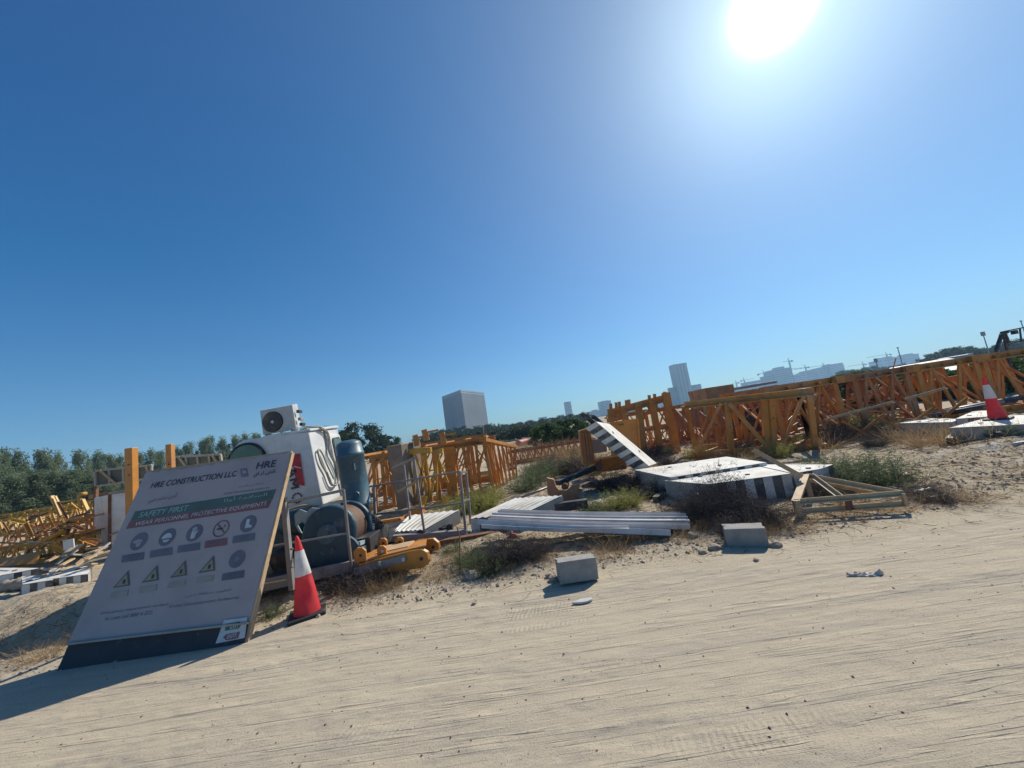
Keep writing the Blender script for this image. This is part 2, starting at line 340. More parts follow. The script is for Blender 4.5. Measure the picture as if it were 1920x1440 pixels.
    peb = ma('MULTIPLY', rp(v2.outputs['Distance'], 0.15, 0.38, 1, 0), rp(v2s.outputs[0], 0.72, 0.74))
    h1 = ma('ADD', ma('MULTIPLY', ns(mp(1, 1), 75, 8, 0.8), 0.009), ma('MULTIPLY', peb, 0.0035))
    st = ma('MULTIPLY', ns(mp(0.16, 2.6, -0.035), 5.0, 6, 0.65), 0.012)
    for sx_, sy_, sc_, a0_, a1_, am_ in ((0.035, 1.3, 3.0, .50, .506, .010), (0.05, 2.4, 3.3, .53, .537, .009), (0.08, 4.0, 4.0, .47, .478, .006), (0.03, 0.9, 4.4, .55, .556, .011), (0.04, 1.7, 5.1, .44, .447, .008)):
        brk = rp(ns(mp(0.8, 1.6), 1.2+sc_*.5, 2, .5), 0.42, 0.62)
        st = ma('ADD', st, ma('MULTIPLY', brk, rp(ns(mp(sx_, sy_, -0.035-.012*sc_+.036), sc_, 5, 0.45), a0_, a1_, 0, am_)))
    wv = n.new('ShaderNodeTexWave'); wv.wave_type = 'BANDS'; wv.bands_direction = 'X'; wv.inputs['Scale'].default_value = 9.0; wv.inputs['Distortion'].default_value = 3.5; wv.inputs['Detail'].default_value = 2; L(mp(1, 0.6, 0.35), wv.inputs['Vector'])
    band = rp(ns(mp(0.05, 2.4, -0.035), 1.7, 1, 0.3), 0.60, 0.64)
    tr = ma('MULTIPLY', ma('MULTIPLY', wv.outputs['Fac'], band), ma('MULTIPLY', rp(ns(mp(0.6, 0.6), 0.9, 4), 0.50, 0.68), 0.010))
    onroad = rp(verge, 0.0, 0.6, 1, 0)
    hh = ma('ADD', h1, ma('MULTIPLY', onroad, ma('ADD', st, tr)))
    hv = ma('MULTIPLY', verge, ma('MULTIPLY', ns(mp(1, 1), 16, 8, 0.7), 0.05))
    hh = ma('ADD', hh, hv)
    b = n.new('ShaderNodeBump'); b.inputs['Strength'].default_value = 0.75; b.inputs['Distance'].default_value = 1.0; L(hh, b.inputs['Height']); L(b.outputs[0], p.inputs['Normal'])
    return mt
SAND = sand_material()
for nm, q in (('dirt_road', quads[isroad]), ('ground', quads[~isroad])):
    gridmesh(nm, q).data.materials.append(SAND)
def on(p): return Vector((p[0], p[1], float(height(p[0], p[1]))))

# ------------------------------------------------------------------ vegetation meshes
def facemesh(name, V, n_per, mat_, mats_idx=None, mats=None):
    me = bpy.data.meshes.new(name); nf = len(V)//n_per
    me.vertices.add(len(V)); me.vertices.foreach_set('co', V.astype(np.float32).ravel()); me.loops.add(nf*n_per); me.loops.foreach_set('vertex_index', np.arange(nf*n_per, dtype=np.int32))
    me.polygons.add(nf); me.polygons.foreach_set('loop_start', np.arange(0, nf*n_per, n_per, dtype=np.int32)); me.polygons.foreach_set('loop_total', np.full(nf, n_per, dtype=np.int32))
    me.materials.append(mat_); me.update(); return me
def leaf_quads(C_, size, elong=2.2, droop=0.3, rng=None):
    n_ = len(C_); d = rng.normal(size=(n_, 3)); d[:, 2] -= droop*1.5; d /= np.linalg.norm(d, axis=1)[:, None]
    e = rng.normal(size=(n_, 3)); e -= d*(e*d).sum(1)[:, None]; e /= np.linalg.norm(e, axis=1)[:, None]
    s_ = size*rng.uniform(0.6, 1.3, n_)[:, None]
    a = C_-d*s_*elong/2; b = C_+d*s_*elong/2
    return np.stack([a, C_+e*s_/2, b, C_-e*s_/2], 1).reshape(-1, 3)
def tree_proto(name, h_, wd, nclump, nleaf, lsize, leafm, seed, low=0.12, feather=True):
    rng = np.random.default_rng(seed); pts = []; root = bpy.data.objects.new(name, None)
    tr = MB(); tr.tube([(0, 0, -0.3), (rng.uniform(-.1, .1), 0, h_*0.4), (rng.uniform(-.2, .2), rng.uniform(-.2, .2), h_*0.8)], [h_*0.022, h_*0.016, h_*0.006], 7)
    for k in range(nclump):
        t = rng.uniform(low, 0.95); rad = wd/2*math.sqrt(max(.03, 1-((t-.42)/.58)**2)) if feather else wd/2*math.sqrt(max(0.05, 1-(2*t-0.95)**2))
        an = rng.uniform(0, 2*math.pi); rr = rad*rng.uniform(0.2, 1.0)
        c = np.array([rr*math.cos(an), rr*math.sin(an), t*h_]); sg = h_*(0.032 if feather else 0.06)*rng.uniform(0.7, 1.4)
        m_ = nleaf//nclump; pts.append(c+np.clip(rng.normal(size=(m_, 3)), -1.7, 1.7)*np.array([sg, sg, sg*(1.5 if feather else 0.8)]))
        if k % 3 == 0: tr.tube([(0, 0, t*h_*0.7), tuple(c)], [h_*0.008, h_*0.003], 5, cap=False)
    P_ = np.concatenate(pts); P_[:, 2] = np.clip(P_[:, 2], 0.05*h_, None)
    cm = facemesh('crown', leaf_quads(P_, lsize, 3.0 if feather else 1.8, 0.4, rng), 4, leafm)
    trunk = tr.build('trunk', BARK); crown = bpy.data.objects.new('crown', cm); COL.objects.link(crown); COL.objects.link(root)
    trunk.parent = root; crown.parent = root; return root
def place_all(protos, spots, hbase):   # spots: (point, height, width factor, label, group); each prototype is used as its first copy
    used = set()
    for (p, hh, wf, label, group, cat, k) in spots:
        pr = protos[k % len(protos)]
        o = pr if (k % len(protos)) not in used else copy_tree(pr)
        used.add(k % len(protos))
        yield o, p, hh, wf, label, group, cat
def plant_list(protos, spots, hbase):
    for o, p, hh, wf, label, group, cat in list(place_all(protos, spots, hbase)):
        o.location = on(p); s_ = hh/hbase; o.scale = (s_*wf, s_*wf, s_); o.rotation_euler.z = random.uniform(0, 6.28); tag(o, label, cat, group)

rt = random.Random(3)
A_ = [tree_proto('feathery_tree', 9.0, 3.6, 60, 7000, 0.12, LEAFA, 10+i, 0.04) for i in range(4)]
sp = []
def tx(px, py_top, Y, jit=0.0):
    p = at(px, py_top, Y); return p, p.z
# left row: tops sampled from the skyline
tops = [(-30, 836), (8, 838), (35, 843), (78, 846), (109, 845), (147, 843), (182, 846), (203, 851), (222, 850), (262, 846), (282, 843), (300, 848), (335, 835), (352, 828), (375, 826), (392, 822), (415, 818), (440, 815), (462, 812), (480, 812), (505, 808), (530, 806), (550, 803), (570, 802), (592, 800), (612, 797)]
for i, (x, y) in enumerate(tops):
    Y = 46+x*0.075; p, z = tx(x, y+rt.uniform(-2, 2), Y)
    sp.append((p, z, rt.uniform(0.62, 0.85), 'grey-green feathery tree in the long row behind the yellow lattice heap', 'feathery trees in the row at left', 'tree', i))
    p, z = tx(x+rt.uniform(8, 24), y+rt.uniform(26, 44), Y+6)
    sp.append((p, z, rt.uniform(1.0, 1.3), 'grey-green feathery tree in the long row behind the yellow lattice heap', 'feathery trees in the row at left', 'tree', i+2))
for i in range(14):
    x = -25+i*17+rt.uniform(-5, 5); p, z = tx(x, 900+rt.uniform(-22, 30)-x*0.03, 36+x*0.03)
    sp.append((p, z, 1.5, 'low bushy tree filling the foot of the tree row at left', 'low bushy trees at the foot of the tree row', 'tree', i))
for i in range(16):
    x = 915+i*6.5+rt.uniform(-2, 2); p, z = tx(x, 797-0.05*(x-915)+rt.uniform(-3, 4), 190)
    sp.append((p, z, 0.75, 'thin distant tree in the row right of the big grey building', 'thin distant trees beside the grey building', 'tree', i))
plant_list(A_, sp, 9.0)
B_ = [tree_proto('broad_tree', 6.0, 6.0, 34, 4200, 0.19, LEAFB, 30+i, 0.12, False) for i in range(3)]
sp = []
for i, (x, y, lab) in enumerate(((640, 797, 'dark green round tree just right of the white cab roof'), (668, 793, 'tallest dark green round tree behind the blue motor'), (695, 797, 'dark green round tree right of the tallest one behind the motor'), (722, 812, 'dark green round tree sloping down above the orange lattice'), (742, 822, 'smallest dark green round tree at the right end of its clump'))):
    p, z = tx(x, y, 58+i); sp.append((p, z, 0.95, lab, 'dark round trees beside the cab', 'tree', i))
for i in range(22):
    x = 770+i*7.5; y = np.interp(x, [770, 800, 830, 880, 910, 935], [826, 812, 806, 800, 795, 800])+rt.uniform(-2, 3)
    p, z = tx(x, y, 125+i % 3*6); sp.append((p, z, 1.0, 'dark green tree in the dense belt below the big grey building', 'dark trees below the grey building', 'tree', i))
for i in range(34):
    x = 890+i*6.4; p, z = tx(x, 806-(x-890)*.06+rt.uniform(-2, 5), 140+i % 4*9); sp.append((p, max(z, 4), 1.25, 'dark green tree in the low belt between the grey building and the shrubs', 'low dark belt right of the grey building', 'tree', i))
for i in range(26):
    x = 1735+i*7.6; y = np.interp(x, [1730, 1755, 1780, 1810, 1850, 1880, 1930], [672, 660, 654, 650, 656, 642, 632])+rt.uniform(-2, 3)
    p, z = tx(x, y, 130+i % 3*8); sp.append((p, z, 1.2, 'hazy dark tree on the skyline at the right end', 'hazy skyline trees at right', 'tree', i))
for i in range(30):
    x = 1575+i*6; y = np.interp(x, [1570, 1620, 1660, 1700, 1750], [696, 690, 686, 682, 672])+rt.uniform(-1.5, 3)
    p, z = tx(x, y, 260+i % 3*12); sp.append((p, max(z, 2.5), 1.4, 'far hazy tree in the low belt before the skyline cranes', 'low far tree belt', 'tree', i))
plant_list(B_, sp, 6.0)
C_ = [tree_proto('leafy_shrub', 2.0, 3.4, 110, 15000, 0.075, LEAFC, 50+i, 0.02, False) for i in range(2)]
sp = []
for i, (x, y, Y, wf, lab) in enumerate(((1022, 793, 26, 1.0, 'left half of the bright green shrub clump behind the low lattice'), (1060, 786, 27, 1.05, 'tallest bright green shrub in the clump behind the low lattice'), (1090, 792, 29, 0.9, 'bright green shrub at the right end of its clump, behind the tilted slab'), (1112, 822, 24, 0.7, 'small green shrub behind the orange column'))):
    p, z = tx(x, y, Y); sp.append((p, z, wf, lab, 'bright green shrubs in mid distance', 'shrub', i))
plant_list(C_, sp, 2.0)

def ribbons(paths, w0, rng):   # thin tapering blades from polyline arrays
    out = []
    for P_ in paths:
        n_ = len(P_); side = rng.normal(size=3); side /= np.linalg.norm(side)
        for i in range(n_-1):
            wa = w0*(1-i/n_)*0.5; wb = w0*(1-(i+1)/n_)*0.5
            out += [P_[i]-side*wa, P_[i]+side*wa, P_[i+1]+side*wb, P_[i+1]-side*wb]
    return np.array(out)
def stems(n_, h_, spread, seg, curl, rng, basew=0.12, up=0.6):
    ps = []
    for _ in range(n_):
        a = rng.uniform(0, 2*math.pi); r0 = basew*math.sqrt(rng.uniform()); p = np.array([r0*math.cos(a), r0*math.sin(a), 0.0])
        lean = rng.uniform(0, spread); d = np.array([math.cos(a)*lean, math.sin(a)*lean, up]); d /= np.linalg.norm(d); L_ = h_*rng.uniform(0.5, 1.1)/seg; P_ = [p.copy()]
        for i in range(seg):
            d = d+rng.normal(size=3)*curl; d /= np.linalg.norm(d); p = p+d*L_; p[2] = max(p[2], 0.01); P_.append(p.copy())
        ps.append(np.array(P_))
    return ps
def bush_proto(name, kind, seed):
    rng = np.random.default_rng(seed); root = bpy.data.objects.new(name, None); COL.objects.link(root)
    def part(nm, V, m_):
        o = bpy.data.objects.new(nm, facemesh(nm, V, 4, m_)); COL.objects.link(o); o.parent = root
    if kind == 'dead':       # tangled dark twigs
        st = stems(70, 0.9, 1.5, 6, 0.35, rng, 0.18, 0.75); tw = []
        for P_ in st:
            for q in P_[1:]:
                for _ in range(6):
                    d = rng.normal(size=3); d[2] = abs(d[2])*0.8; d /= np.linalg.norm(d); e = q+d*rng.uniform(0.05, 0.14); f = e+(d+rng.normal(size=3)*0.6)*0.06; tw.append(np.array([q, e, f]))
        part('stems', ribbons(st, 0.014, rng), DEAD); part('twigs', ribbons(tw, 0.007, rng), DEAD)
        tips = np.array([p[-1] for p in tw for _ in range(3)]); part('leaves', leaf_quads(tips+rng.normal(size=tips.shape)*0.02, 0.011, 2.0, 0, rng), DEAD)
    elif kind == 'green' or kind == 'yellow':
        M_ = SCRUB if kind == 'green' else SCRUBY
        st = stems(110, 0.85, 1.3 if kind == 'green' else 0.9, 6, 0.16, rng, 0.2, 0.8); lv = []
        for P_ in st:
            for i in range(1, len(P_)):
                for _ in range(9):
                    t = rng.uniform(); lv.append(P_[i-1]*(1-t)+P_[i]*t+rng.normal(size=3)*0.022)
        part('stems', ribbons(st, 0.008, rng), M_); part('leaves', leaf_quads(np.array(lv), 0.012, 4.5, -0.5, rng), M_)
    elif kind == 'straw':
        st = stems(170, 0.45, 1.6, 4, 0.22, rng, 0.22, 0.7); part('blades', ribbons(st, 0.007, rng), STRAW)
    elif kind == 'grass':
        st = stems(240, 0.6, 0.8, 5, 0.12, rng, 0.25, 1.0); part('blades', ribbons(st, 0.010, rng), SCRUBY)
    root['h'] = 1.0; del root['h']
    return root
BP = {k: [bush_proto(nm, k, 60+7*i+len(k)) for i in range(c)] for k, nm, c in (('dead', 'dead_bush', 3), ('green', 'green_bush', 3), ('yellow', 'yellow_green_bush', 2), ('straw', 'dry_grass_clump', 3), ('grass', 'grass_clump', 2))}
BH = dict(dead=0.65, green=0.75, yellow=0.8, straw=0.32, grass=0.6)
bused = {}
def bush(kind, px, py, size, label=None, wf=1.0, sink=0.02, group=None, pt=None):
    i = bused.get(kind, 0); bused[kind] = i+1; pr = BP[kind][i % len(BP[kind])]
    o = pr if i < len(BP[kind]) else copy_tree(pr)
    p = on(pt if pt else gz(px, py)); p.z -= sink; o.location = p; s_ = size/BH[kind]; o.scale = (s_*wf, s_*wf, s_); o.rotation_euler.z = random.uniform(0, 6.28)
    cat = {'dead': 'bush', 'green': 'bush', 'yellow': 'bush', 'straw': 'dry grass', 'grass': 'grass'}[kind]
    return tag(o, label, cat, group)

# ------------------------------------------------------------------ text
def text_mesh(s_, size=1.0, shear=0.0, bold=0.0):
    cu = bpy.data.curves.new('t', 'FONT'); cu.body = s_; cu.size = size; cu.shear = shear; cu.offset = bold; cu.extrude = 0.0; cu.align_x = 'LEFT'; cu.resolution_u = 3
    ob = bpy.data.objects.new('t', cu); COL.objects.link(ob); dg = bpy.context.evaluated_depsgraph_get(); dg.update()
    me = bpy.data.meshes.new_from_object(ob.evaluated_get(dg)); bpy.data.objects.remove(ob); bpy.data.curves.remove(cu)
    return me
def lettering(name, s_, org, r, u, n_, width, hgt, m_, parent, shear=0.0, bold=0.0):
    """text fitted in width x hgt with its lower left corner at org, lying in the plane r,u"""
    me = text_mesh(s_, 1.0, shear, bold); v = np.empty(len(me.vertices)*3); me.vertices.foreach_get('co', v); v = v.reshape(-1, 3)
    mn_, mx_ = v.min(0), v.max(0); sx = width/max(1e-6, mx_[0]-mn_[0]); sy = hgt/max(1e-6, mx_[1]-mn_[1])
    r, u, n_, org = map(np.array, (r, u, n_, org)); o0 = np.array(root_loc(parent))
    w_ = org+np.outer((v[:, 0]-mn_[0])*sx, r)+np.outer((v[:, 1]-mn_[1])*sy, u)-o0
    me.vertices.foreach_set('co', w_.astype(np.float32).ravel()); me.materials.clear(); me.materials.append(m_); me.update()
    o = bpy.data.objects.new(name, me); me.name = name; COL.objects.link(o); o.parent = parent; return o
# ================================================================== OBJECTS
Z3 = Vector((0, 0, 1))
# ------------------------------------------------------------------ safety board
bA, bB = gz(105, 1258), gz(462, 1205)
bu = ray(841, -367).normalized(); br = (bB-bA).normalized(); bn = br.cross(bu).normalized(); bu = bn.cross(br).normalized()
if bn.y > 0: bn = -bn
def bp(px, py, off=0.0):   # pixel -> board plane
    r = ray(px, py); return EYEV+r*(((bA-EYEV).dot(bn)+off)/r.dot(bn))
TL, TR, BR, BL = bp(273, 886), bp(545, 848), bp(467, 1168), bp(127, 1208)
board = thing('safety_sign_board', 'big leaning white safety board of protective equipment signs at the road edge', 'sign board', on((bA+bB)/2))
def quad(mb, pts, th, mi=0):   # slab behind the given face
    return mb.prism([Vector(p) for p in pts], -bn*th, mi)
fr_ = bn*0.0
q = MB(); nseg = 24    # sheet with a slightly ragged top edge
top = [TL.lerp(TR, i/nseg)+bu*(0.012*math.sin(i*2.7)+0.008*math.sin(i*6.1)-0.006) for i in range(nseg+1)]
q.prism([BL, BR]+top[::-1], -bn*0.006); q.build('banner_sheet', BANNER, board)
q = MB(); q.beam(TL-bn*.03, TR-bn*.03, .045, .045, bn); q.beam(BL-bn*.03, BR-bn*.03, .045, .045, bn); q.beam(TL-bn*.03+br*.02, bA-bn*.03+br*.02, .045, .045, bn); q.beam(TR-bn*.03-br*.015, bB-bn*.03-br*.015, .045, .045, bn)
q.build('wooden_frame', WOOD, board, bevel=.003)
q = MB(); q.prism([bp(545, 848)+br*.004, bp(467, 1168)+br*.004, bp(467, 1168)+br*.020, bp(545, 848)+br*.020], -bn*.05); q.build('edge_batten', TAN, board)
q = MB(); q.prism([bA+br*.01-bu*.05, bB-br*.02-bu*.05, BR-br*.01, BL+br*.01], -bn*.02); q.build('shade_panel', UNDERSHADE, board)  # dark panel filling the strip of shade below the banner
q = MB(); q.beam(BL+bn*.004, BR+bn*.004, .018, .05, bn); q.build('bottom_batten', WOODG, board, bevel=.003)
for s_ in (0.2, 0.62):
    tp = TL.lerp(TR, s_)-bn*.06-bu*.45; ft = on(tp+Vector((0, .75, 0))); q = MB(); q.beam(tp, ft-Vector((0, 0, .03)), .05, .05); q.build('prop', WOOD, board)
def onb(px, py, off=.003): return bp(px, py, off)
def poly(pxs, off): return [bp(x, y, off) for x, y in pxs]
def flat(name, pxs, m_, off=.003):
    q = MB(); q.add(poly(pxs, off), [tuple(range(len(pxs)))]); return q.build(name, m_, board, recalc=False)
def btext(name, s_, x0, y0, x1, y1, hpx, m_, off=.006, shear=0.0, bold=0.0):   # from lower left pixel to lower right pixel
    a = bp(x0, y0, off); b = bp(x1, y1, off); h_ = (bp(x0, y0-hpx, off)-a).dot(bu); r = (b-a).normalized(); u = bn.cross(r); u = u if u.dot(bu) > 0 else -u
    return lettering(name, s_, a, r, u, bn, (b-a).length, abs(h_), m_, board, shear, bold)
btext('company_lettering', 'HRE CONSTRUCTION LLC', 281, 916, 442, 893, 10.5, INK, shear=.1, bold=.012)
btext('logo_lettering', 'HRE', 479, 880, 516, 875, 12.5, INK, shear=.05, bold=.02)
btext('arabic_logo_lettering', '\uFEF1\u0627 \u0631\u0627 \uFEB6\uFE97\u0627', 474, 896, 514, 890, 10, INK, bold=.01)
flat('crest', [(450, 879), (463, 877), (466, 893), (452, 895)], INKF); flat('crest', [(454, 883), (461, 882), (462, 887), (455, 888)], BANNER, .005)
btext('arabic_lettering', '\uFEF2\uFE91\u062F \uFEE2\uFEE0\uFEB3 \uFEE6\uFEE3\u0623', 276, 945, 329, 936, 13, INKF, bold=.01)
btext('small_lettering', 'Dubai Development Authority', 419, 929, 505, 917, 5, INKF, bold=.01)
btext('small_arabic_lettering', '\u0629\uFEF4\uFEE4\uFEE8\uFE98\uFEE0\uFEDF \uFEF2\uFE91\u062F \u0629\uFEC4\uFEE0\uFEB3', 446, 916, 494, 909, 5, INKF, bold=.01)
GB = flat('green_band', [(253, 959), (518, 917), (511, 936), (244, 977)], SGREEN)
RB = flat('red_band', [(243.5, 977.5), (510.5, 936.5), (503, 952), (236, 992)], SRED)
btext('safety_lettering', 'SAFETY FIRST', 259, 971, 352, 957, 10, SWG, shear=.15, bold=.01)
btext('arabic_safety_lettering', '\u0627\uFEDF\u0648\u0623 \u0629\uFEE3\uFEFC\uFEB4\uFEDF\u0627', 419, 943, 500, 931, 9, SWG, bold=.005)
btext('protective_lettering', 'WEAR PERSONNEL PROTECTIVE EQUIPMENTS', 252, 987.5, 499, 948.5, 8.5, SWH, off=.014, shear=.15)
def cen(px, py, rp):   # centre, radius in metres
    c = bp(px, py); return c, abs((bp(px+rp, py)-c).dot(br))
def disk(name, c, r, m_, off, r0=0.0, n=36, parent=None):
    q = MB(); pts = [c+bn*(off-.003)+br*math.cos(2*math.pi*k/n)*r+bu*math.sin(2*math.pi*k/n)*r for k in range(n)]
    if r0 == 0: q.add(pts, [tuple(range(n))])
    else: q.add(pts+[c+bn*(off-.003)+(p-c-bn*(off-.003))*(r0/r) for p in pts], [(k, (k+1) % n, n+(k+1) % n, n+k) for k in range(n)])
    return q.build(name, m_, parent or board, recalc=False)
def glyph(name, c, s_, pl, m_, off, parent=None):
    q = MB()
    for p_ in pl: q.add([c+bn*(off-.003)+br*x*s_+bu*y*s_ for x, y in p_], [tuple(range(len(p_)))])
    return q.build(name, m_, parent or board, recalc=False)
ell = lambda cx, cy, a, b, n=16, t0=0, t1=2*math.pi: [(cx+a*math.cos(t0+(t1-t0)*k/n), cy+b*math.sin(t0+(t1-t0)*k/n)) for k in range(n+(0 if abs(t1-t0-2*math.pi) < .01 else 1))]
PICT = {'goggles': [ell(-.1, .0, .6, .22), ell(.1, -.35, .3, .3)], 'helmet': [ell(0, -.15, .62, .6, 16, 0, math.pi), ell(0, -.3, .4, .3, 16, math.pi, 2*math.pi)],
        'glove': [[(-.28, -.65), (.2, -.65), (.3, .1), (.05, .2), (-.35, .1)], [(-.33, .08), (-.2, .08), (-.2, .6), (-.33, .6)], [(-.14, .1), (.0, .1), (0, .7), (-.14, .7)], [(.05, .1), (.18, .1), (.2, .6), (.07, .6)], [(.25, -.2), (.5, .15), (.4, .25), (.2, .05)]],
        'boot': [[(-.3, .55), (.1, .55), (.1, -.05), (.55, -.3), (.55, -.5), (-.3, -.5)]], 'mask': [ell(0, .1, .45, .5), ]}
TRIK = mat('faded_triangle_ink', (.13, .125, .13), .6, grime=.1)
rowA = [(261, 1015, 'goggles', SNAVY), (314, 1007, 'helmet', SNAVY), (365, 999, 'glove', SNAVY), (415, 991, None, SRED), (466, 982, 'boot', SNAVY)]
for x, y, g, m_ in rowA:
    c, r = cen(x, y, 14.5)
    if g:
        d = disk('mandatory_disc', c, r, m_, .006)
        glyph('pictogram', c, r, PICT[g], SWH if g != 'goggles' else BANNER, .009, d)
    else:
        d = disk('no_smoking_ring', c, r, SRED, .006, r*.84); glyph('slash', c, r, [[(-.62, .5), (-.5, .62), (.62, -.5), (.5, -.62)]], SRED, .007, d); glyph('cigarette', c, r, [[(-.5, -.12), (.25, -.12), (.25, .06), (-.5, .06)], [(.3, .1), (.42, .1), (.5, .4), (.38, .4)]], INK, .009, d)
for (x, y, m_, dk) in ((250, 1045, SNAVY, 0), (303, 1036, SNAVY, 0), (355, 1027, SNAVY, 0), (406, 1018, SRED, 0), (458, 1009, SNAVY, 0), (438, 1079, SNAVY, 0)):
    l = flat('caption_plate', [(x-21, y-3.5), (x+20, y-10), (x+19, y+4), (x-23, y+10)], m_, .005)
    for k, (a, b) in enumerate(((.18, -2.5), (.26, 3))):
        o_ = btext('caption_lettering', ('WEAR EYE', 'PROTECTION', 'SAFETY')[k+(x % 2)], x-14+k, y+b+2.2, x+12-k, y+b-2.0, 3.0, INKF, .008); o_.parent = l; o_.location = -Vector((0, 0, 0))
c, r = cen(445, 1048, 14.5); d = disk('mandatory_disc', c, r, SNAVY, .006); glyph('pictogram', c, r, [ell(0, 0, .3, .3)], INKF, .009, d)
for (x, y) in ((233, 1088), (287, 1078), (340, 1069), (393, 1060)):
    t = flat('warning_triangle', [(x-22, y+15), (x+10, y+9.5), (x+8, y-19)], TRIK, .005)
    t2 = flat('yellow_field', [(x-17, y+11.5), (x+7, y+7.5), (x+5, y-12)], SYEL, .007); t2.parent = t
    t3 = flat('exclamation_mark', [(x-2, y-1), (x+3, y-2), (x+1, y+6), (x-4, y+7)], INK, .009); t3.parent = t
    flat('caption_plate', [(x-24, y+23), (x+8, y+18), (x+5, y+29), (x-27, y+34)], SYELP, .005)
for s_, a in (('Emergency department contact', (187, 1154, 315, 1136, 6)), ('In case call 800 4 272', (196, 1164, 284, 1152, 7)), ('Dubai Development Authority', (316, 1142, 448, 1124, 7)), ('\uFEF2\uFE91\u062F \u0629\uFEC4\uFEE0\uFEB3 \uFEAE\uFEF3\uFEEE\uFEC4\uFE97', (346, 1122, 432, 1110, 7))):
    btext('small_lettering', s_, *a, INKF, .005, bold=.005)
# exit plate, a separate small panel fixed below the right end
ex = flat('exit_plate', [(420, 1163), (464, 1157), (459, 1196), (404, 1207)], SWH, .012)
def exi(nm, pxs, m_, off): o = flat(nm, pxs, m_, off); o.parent = ex; return o
exi('green_arrow', [(424, 1170), (449, 1165.5), (454, 1170), (447, 1178.5), (421, 1183)], SGREEN, .016)
exi('red_arrow', [(424, 1189), (450, 1184.5), (446, 1197), (424, 1200.5), (418, 1195)], SRED, .016)
o_ = btext('exit_lettering', 'EXIT', 431, 1180, 447, 1177, 6.5, SWH, .019, bold=.02); o_.parent = ex
o_ = btext('exit_lettering', 'EXIT', 425, 1198, 439, 1195.5, 7.5, SWH, .019, bold=.02); o_.parent = ex
for cx_, cy_, s_ in ((427, 1176, 1), (444, 1191, -1)):
    c, r = cen(cx_, cy_, 5); g_ = glyph('running_figure', c, r, [ell(.1*s_, .75, .2, .22), [(-.15, .5), (.25, .5), (.15, -.1), (-.2, -.1)], [(-.15, -.05), (.05, -.05), (-.4*s_, -.9), (-.6*s_, -.8)], [(0, -.05), (.15, -.05), (.55*s_, -.5), (.4*s_, -.65)]], SWH, .019); g_.parent = ex

# ------------------------------------------------------------------ traffic cones
def cone(base, hgt, rad, lean, dent, label, seed):
    root = thing('traffic_cone', label, 'traffic cone', base)
    n, m_ = 40, 36
    def prof(t): return rad*(1-t)**0.93*0.86+rad*0.15*(1-t*.2)
    def pt(t, k):
        a = 2*math.pi*k/n; r = prof(t)
        if t > .93: r *= math.sqrt(max(0, 1-((t-.93)/.07)**2))*.98+.02
        dd = dent*math.exp(-((t-.30)/.14)**2)*max(0, math.cos(a+1.2))**3 + dent*.7*math.exp(-((t-.46)/.08)**2)*max(0, math.cos(a+.5))**4
        r *= 1-dd; r *= 1+.02*math.sin(5*a+9*t+seed)*(1-t)
        return base+Vector((r*math.cos(a), r*math.sin(a), .03+t*hgt))+lean*(t**1.5)
    for nm, t0, t1, mt in (('red_base_band', 0, .47, CRED), ('white_sleeve', .47, .80, CWH), ('red_tip', .80, 1.0, CRED)):
        q = MB(); rows = 16; vs = []; off = .003 if nm == 'white_sleeve' else 0
        for i in range(rows+1):
            t = t0+(t1-t0)*i/rows
            for k in range(n):
                p = pt(t, k); c = base+Vector((0, 0, .03+t*hgt))+lean*(t**1.5); vs.append(c+(p-c)*(1+off/max(.02, (p-c).length)))
        fs = [(i*n+k, i*n+(k+1) % n, (i+1)*n+(k+1) % n, (i+1)*n+k) for i in range(rows) for k in range(n)]
        if nm == 'red_tip': fs.append(tuple(rows*n+k for k in range(n)))
        q.add(vs, fs, 0, True); q.build(nm, mt, root)
    q = MB(); q.cbox(base+Vector((0, 0, .012)), rad*2.75, rad*2.75, .035, rz=.5); q.build('rubber_base', BLACKR, root, bevel=.012)
    return root
cb = on(gz(577, 1152)); cone(cb, .80, .125, at(556, 1004, cb.y)-(cb+Vector((0, 0, .83))), .5, 'dented red and white cone beside the safety board, by the grey railing', 1)

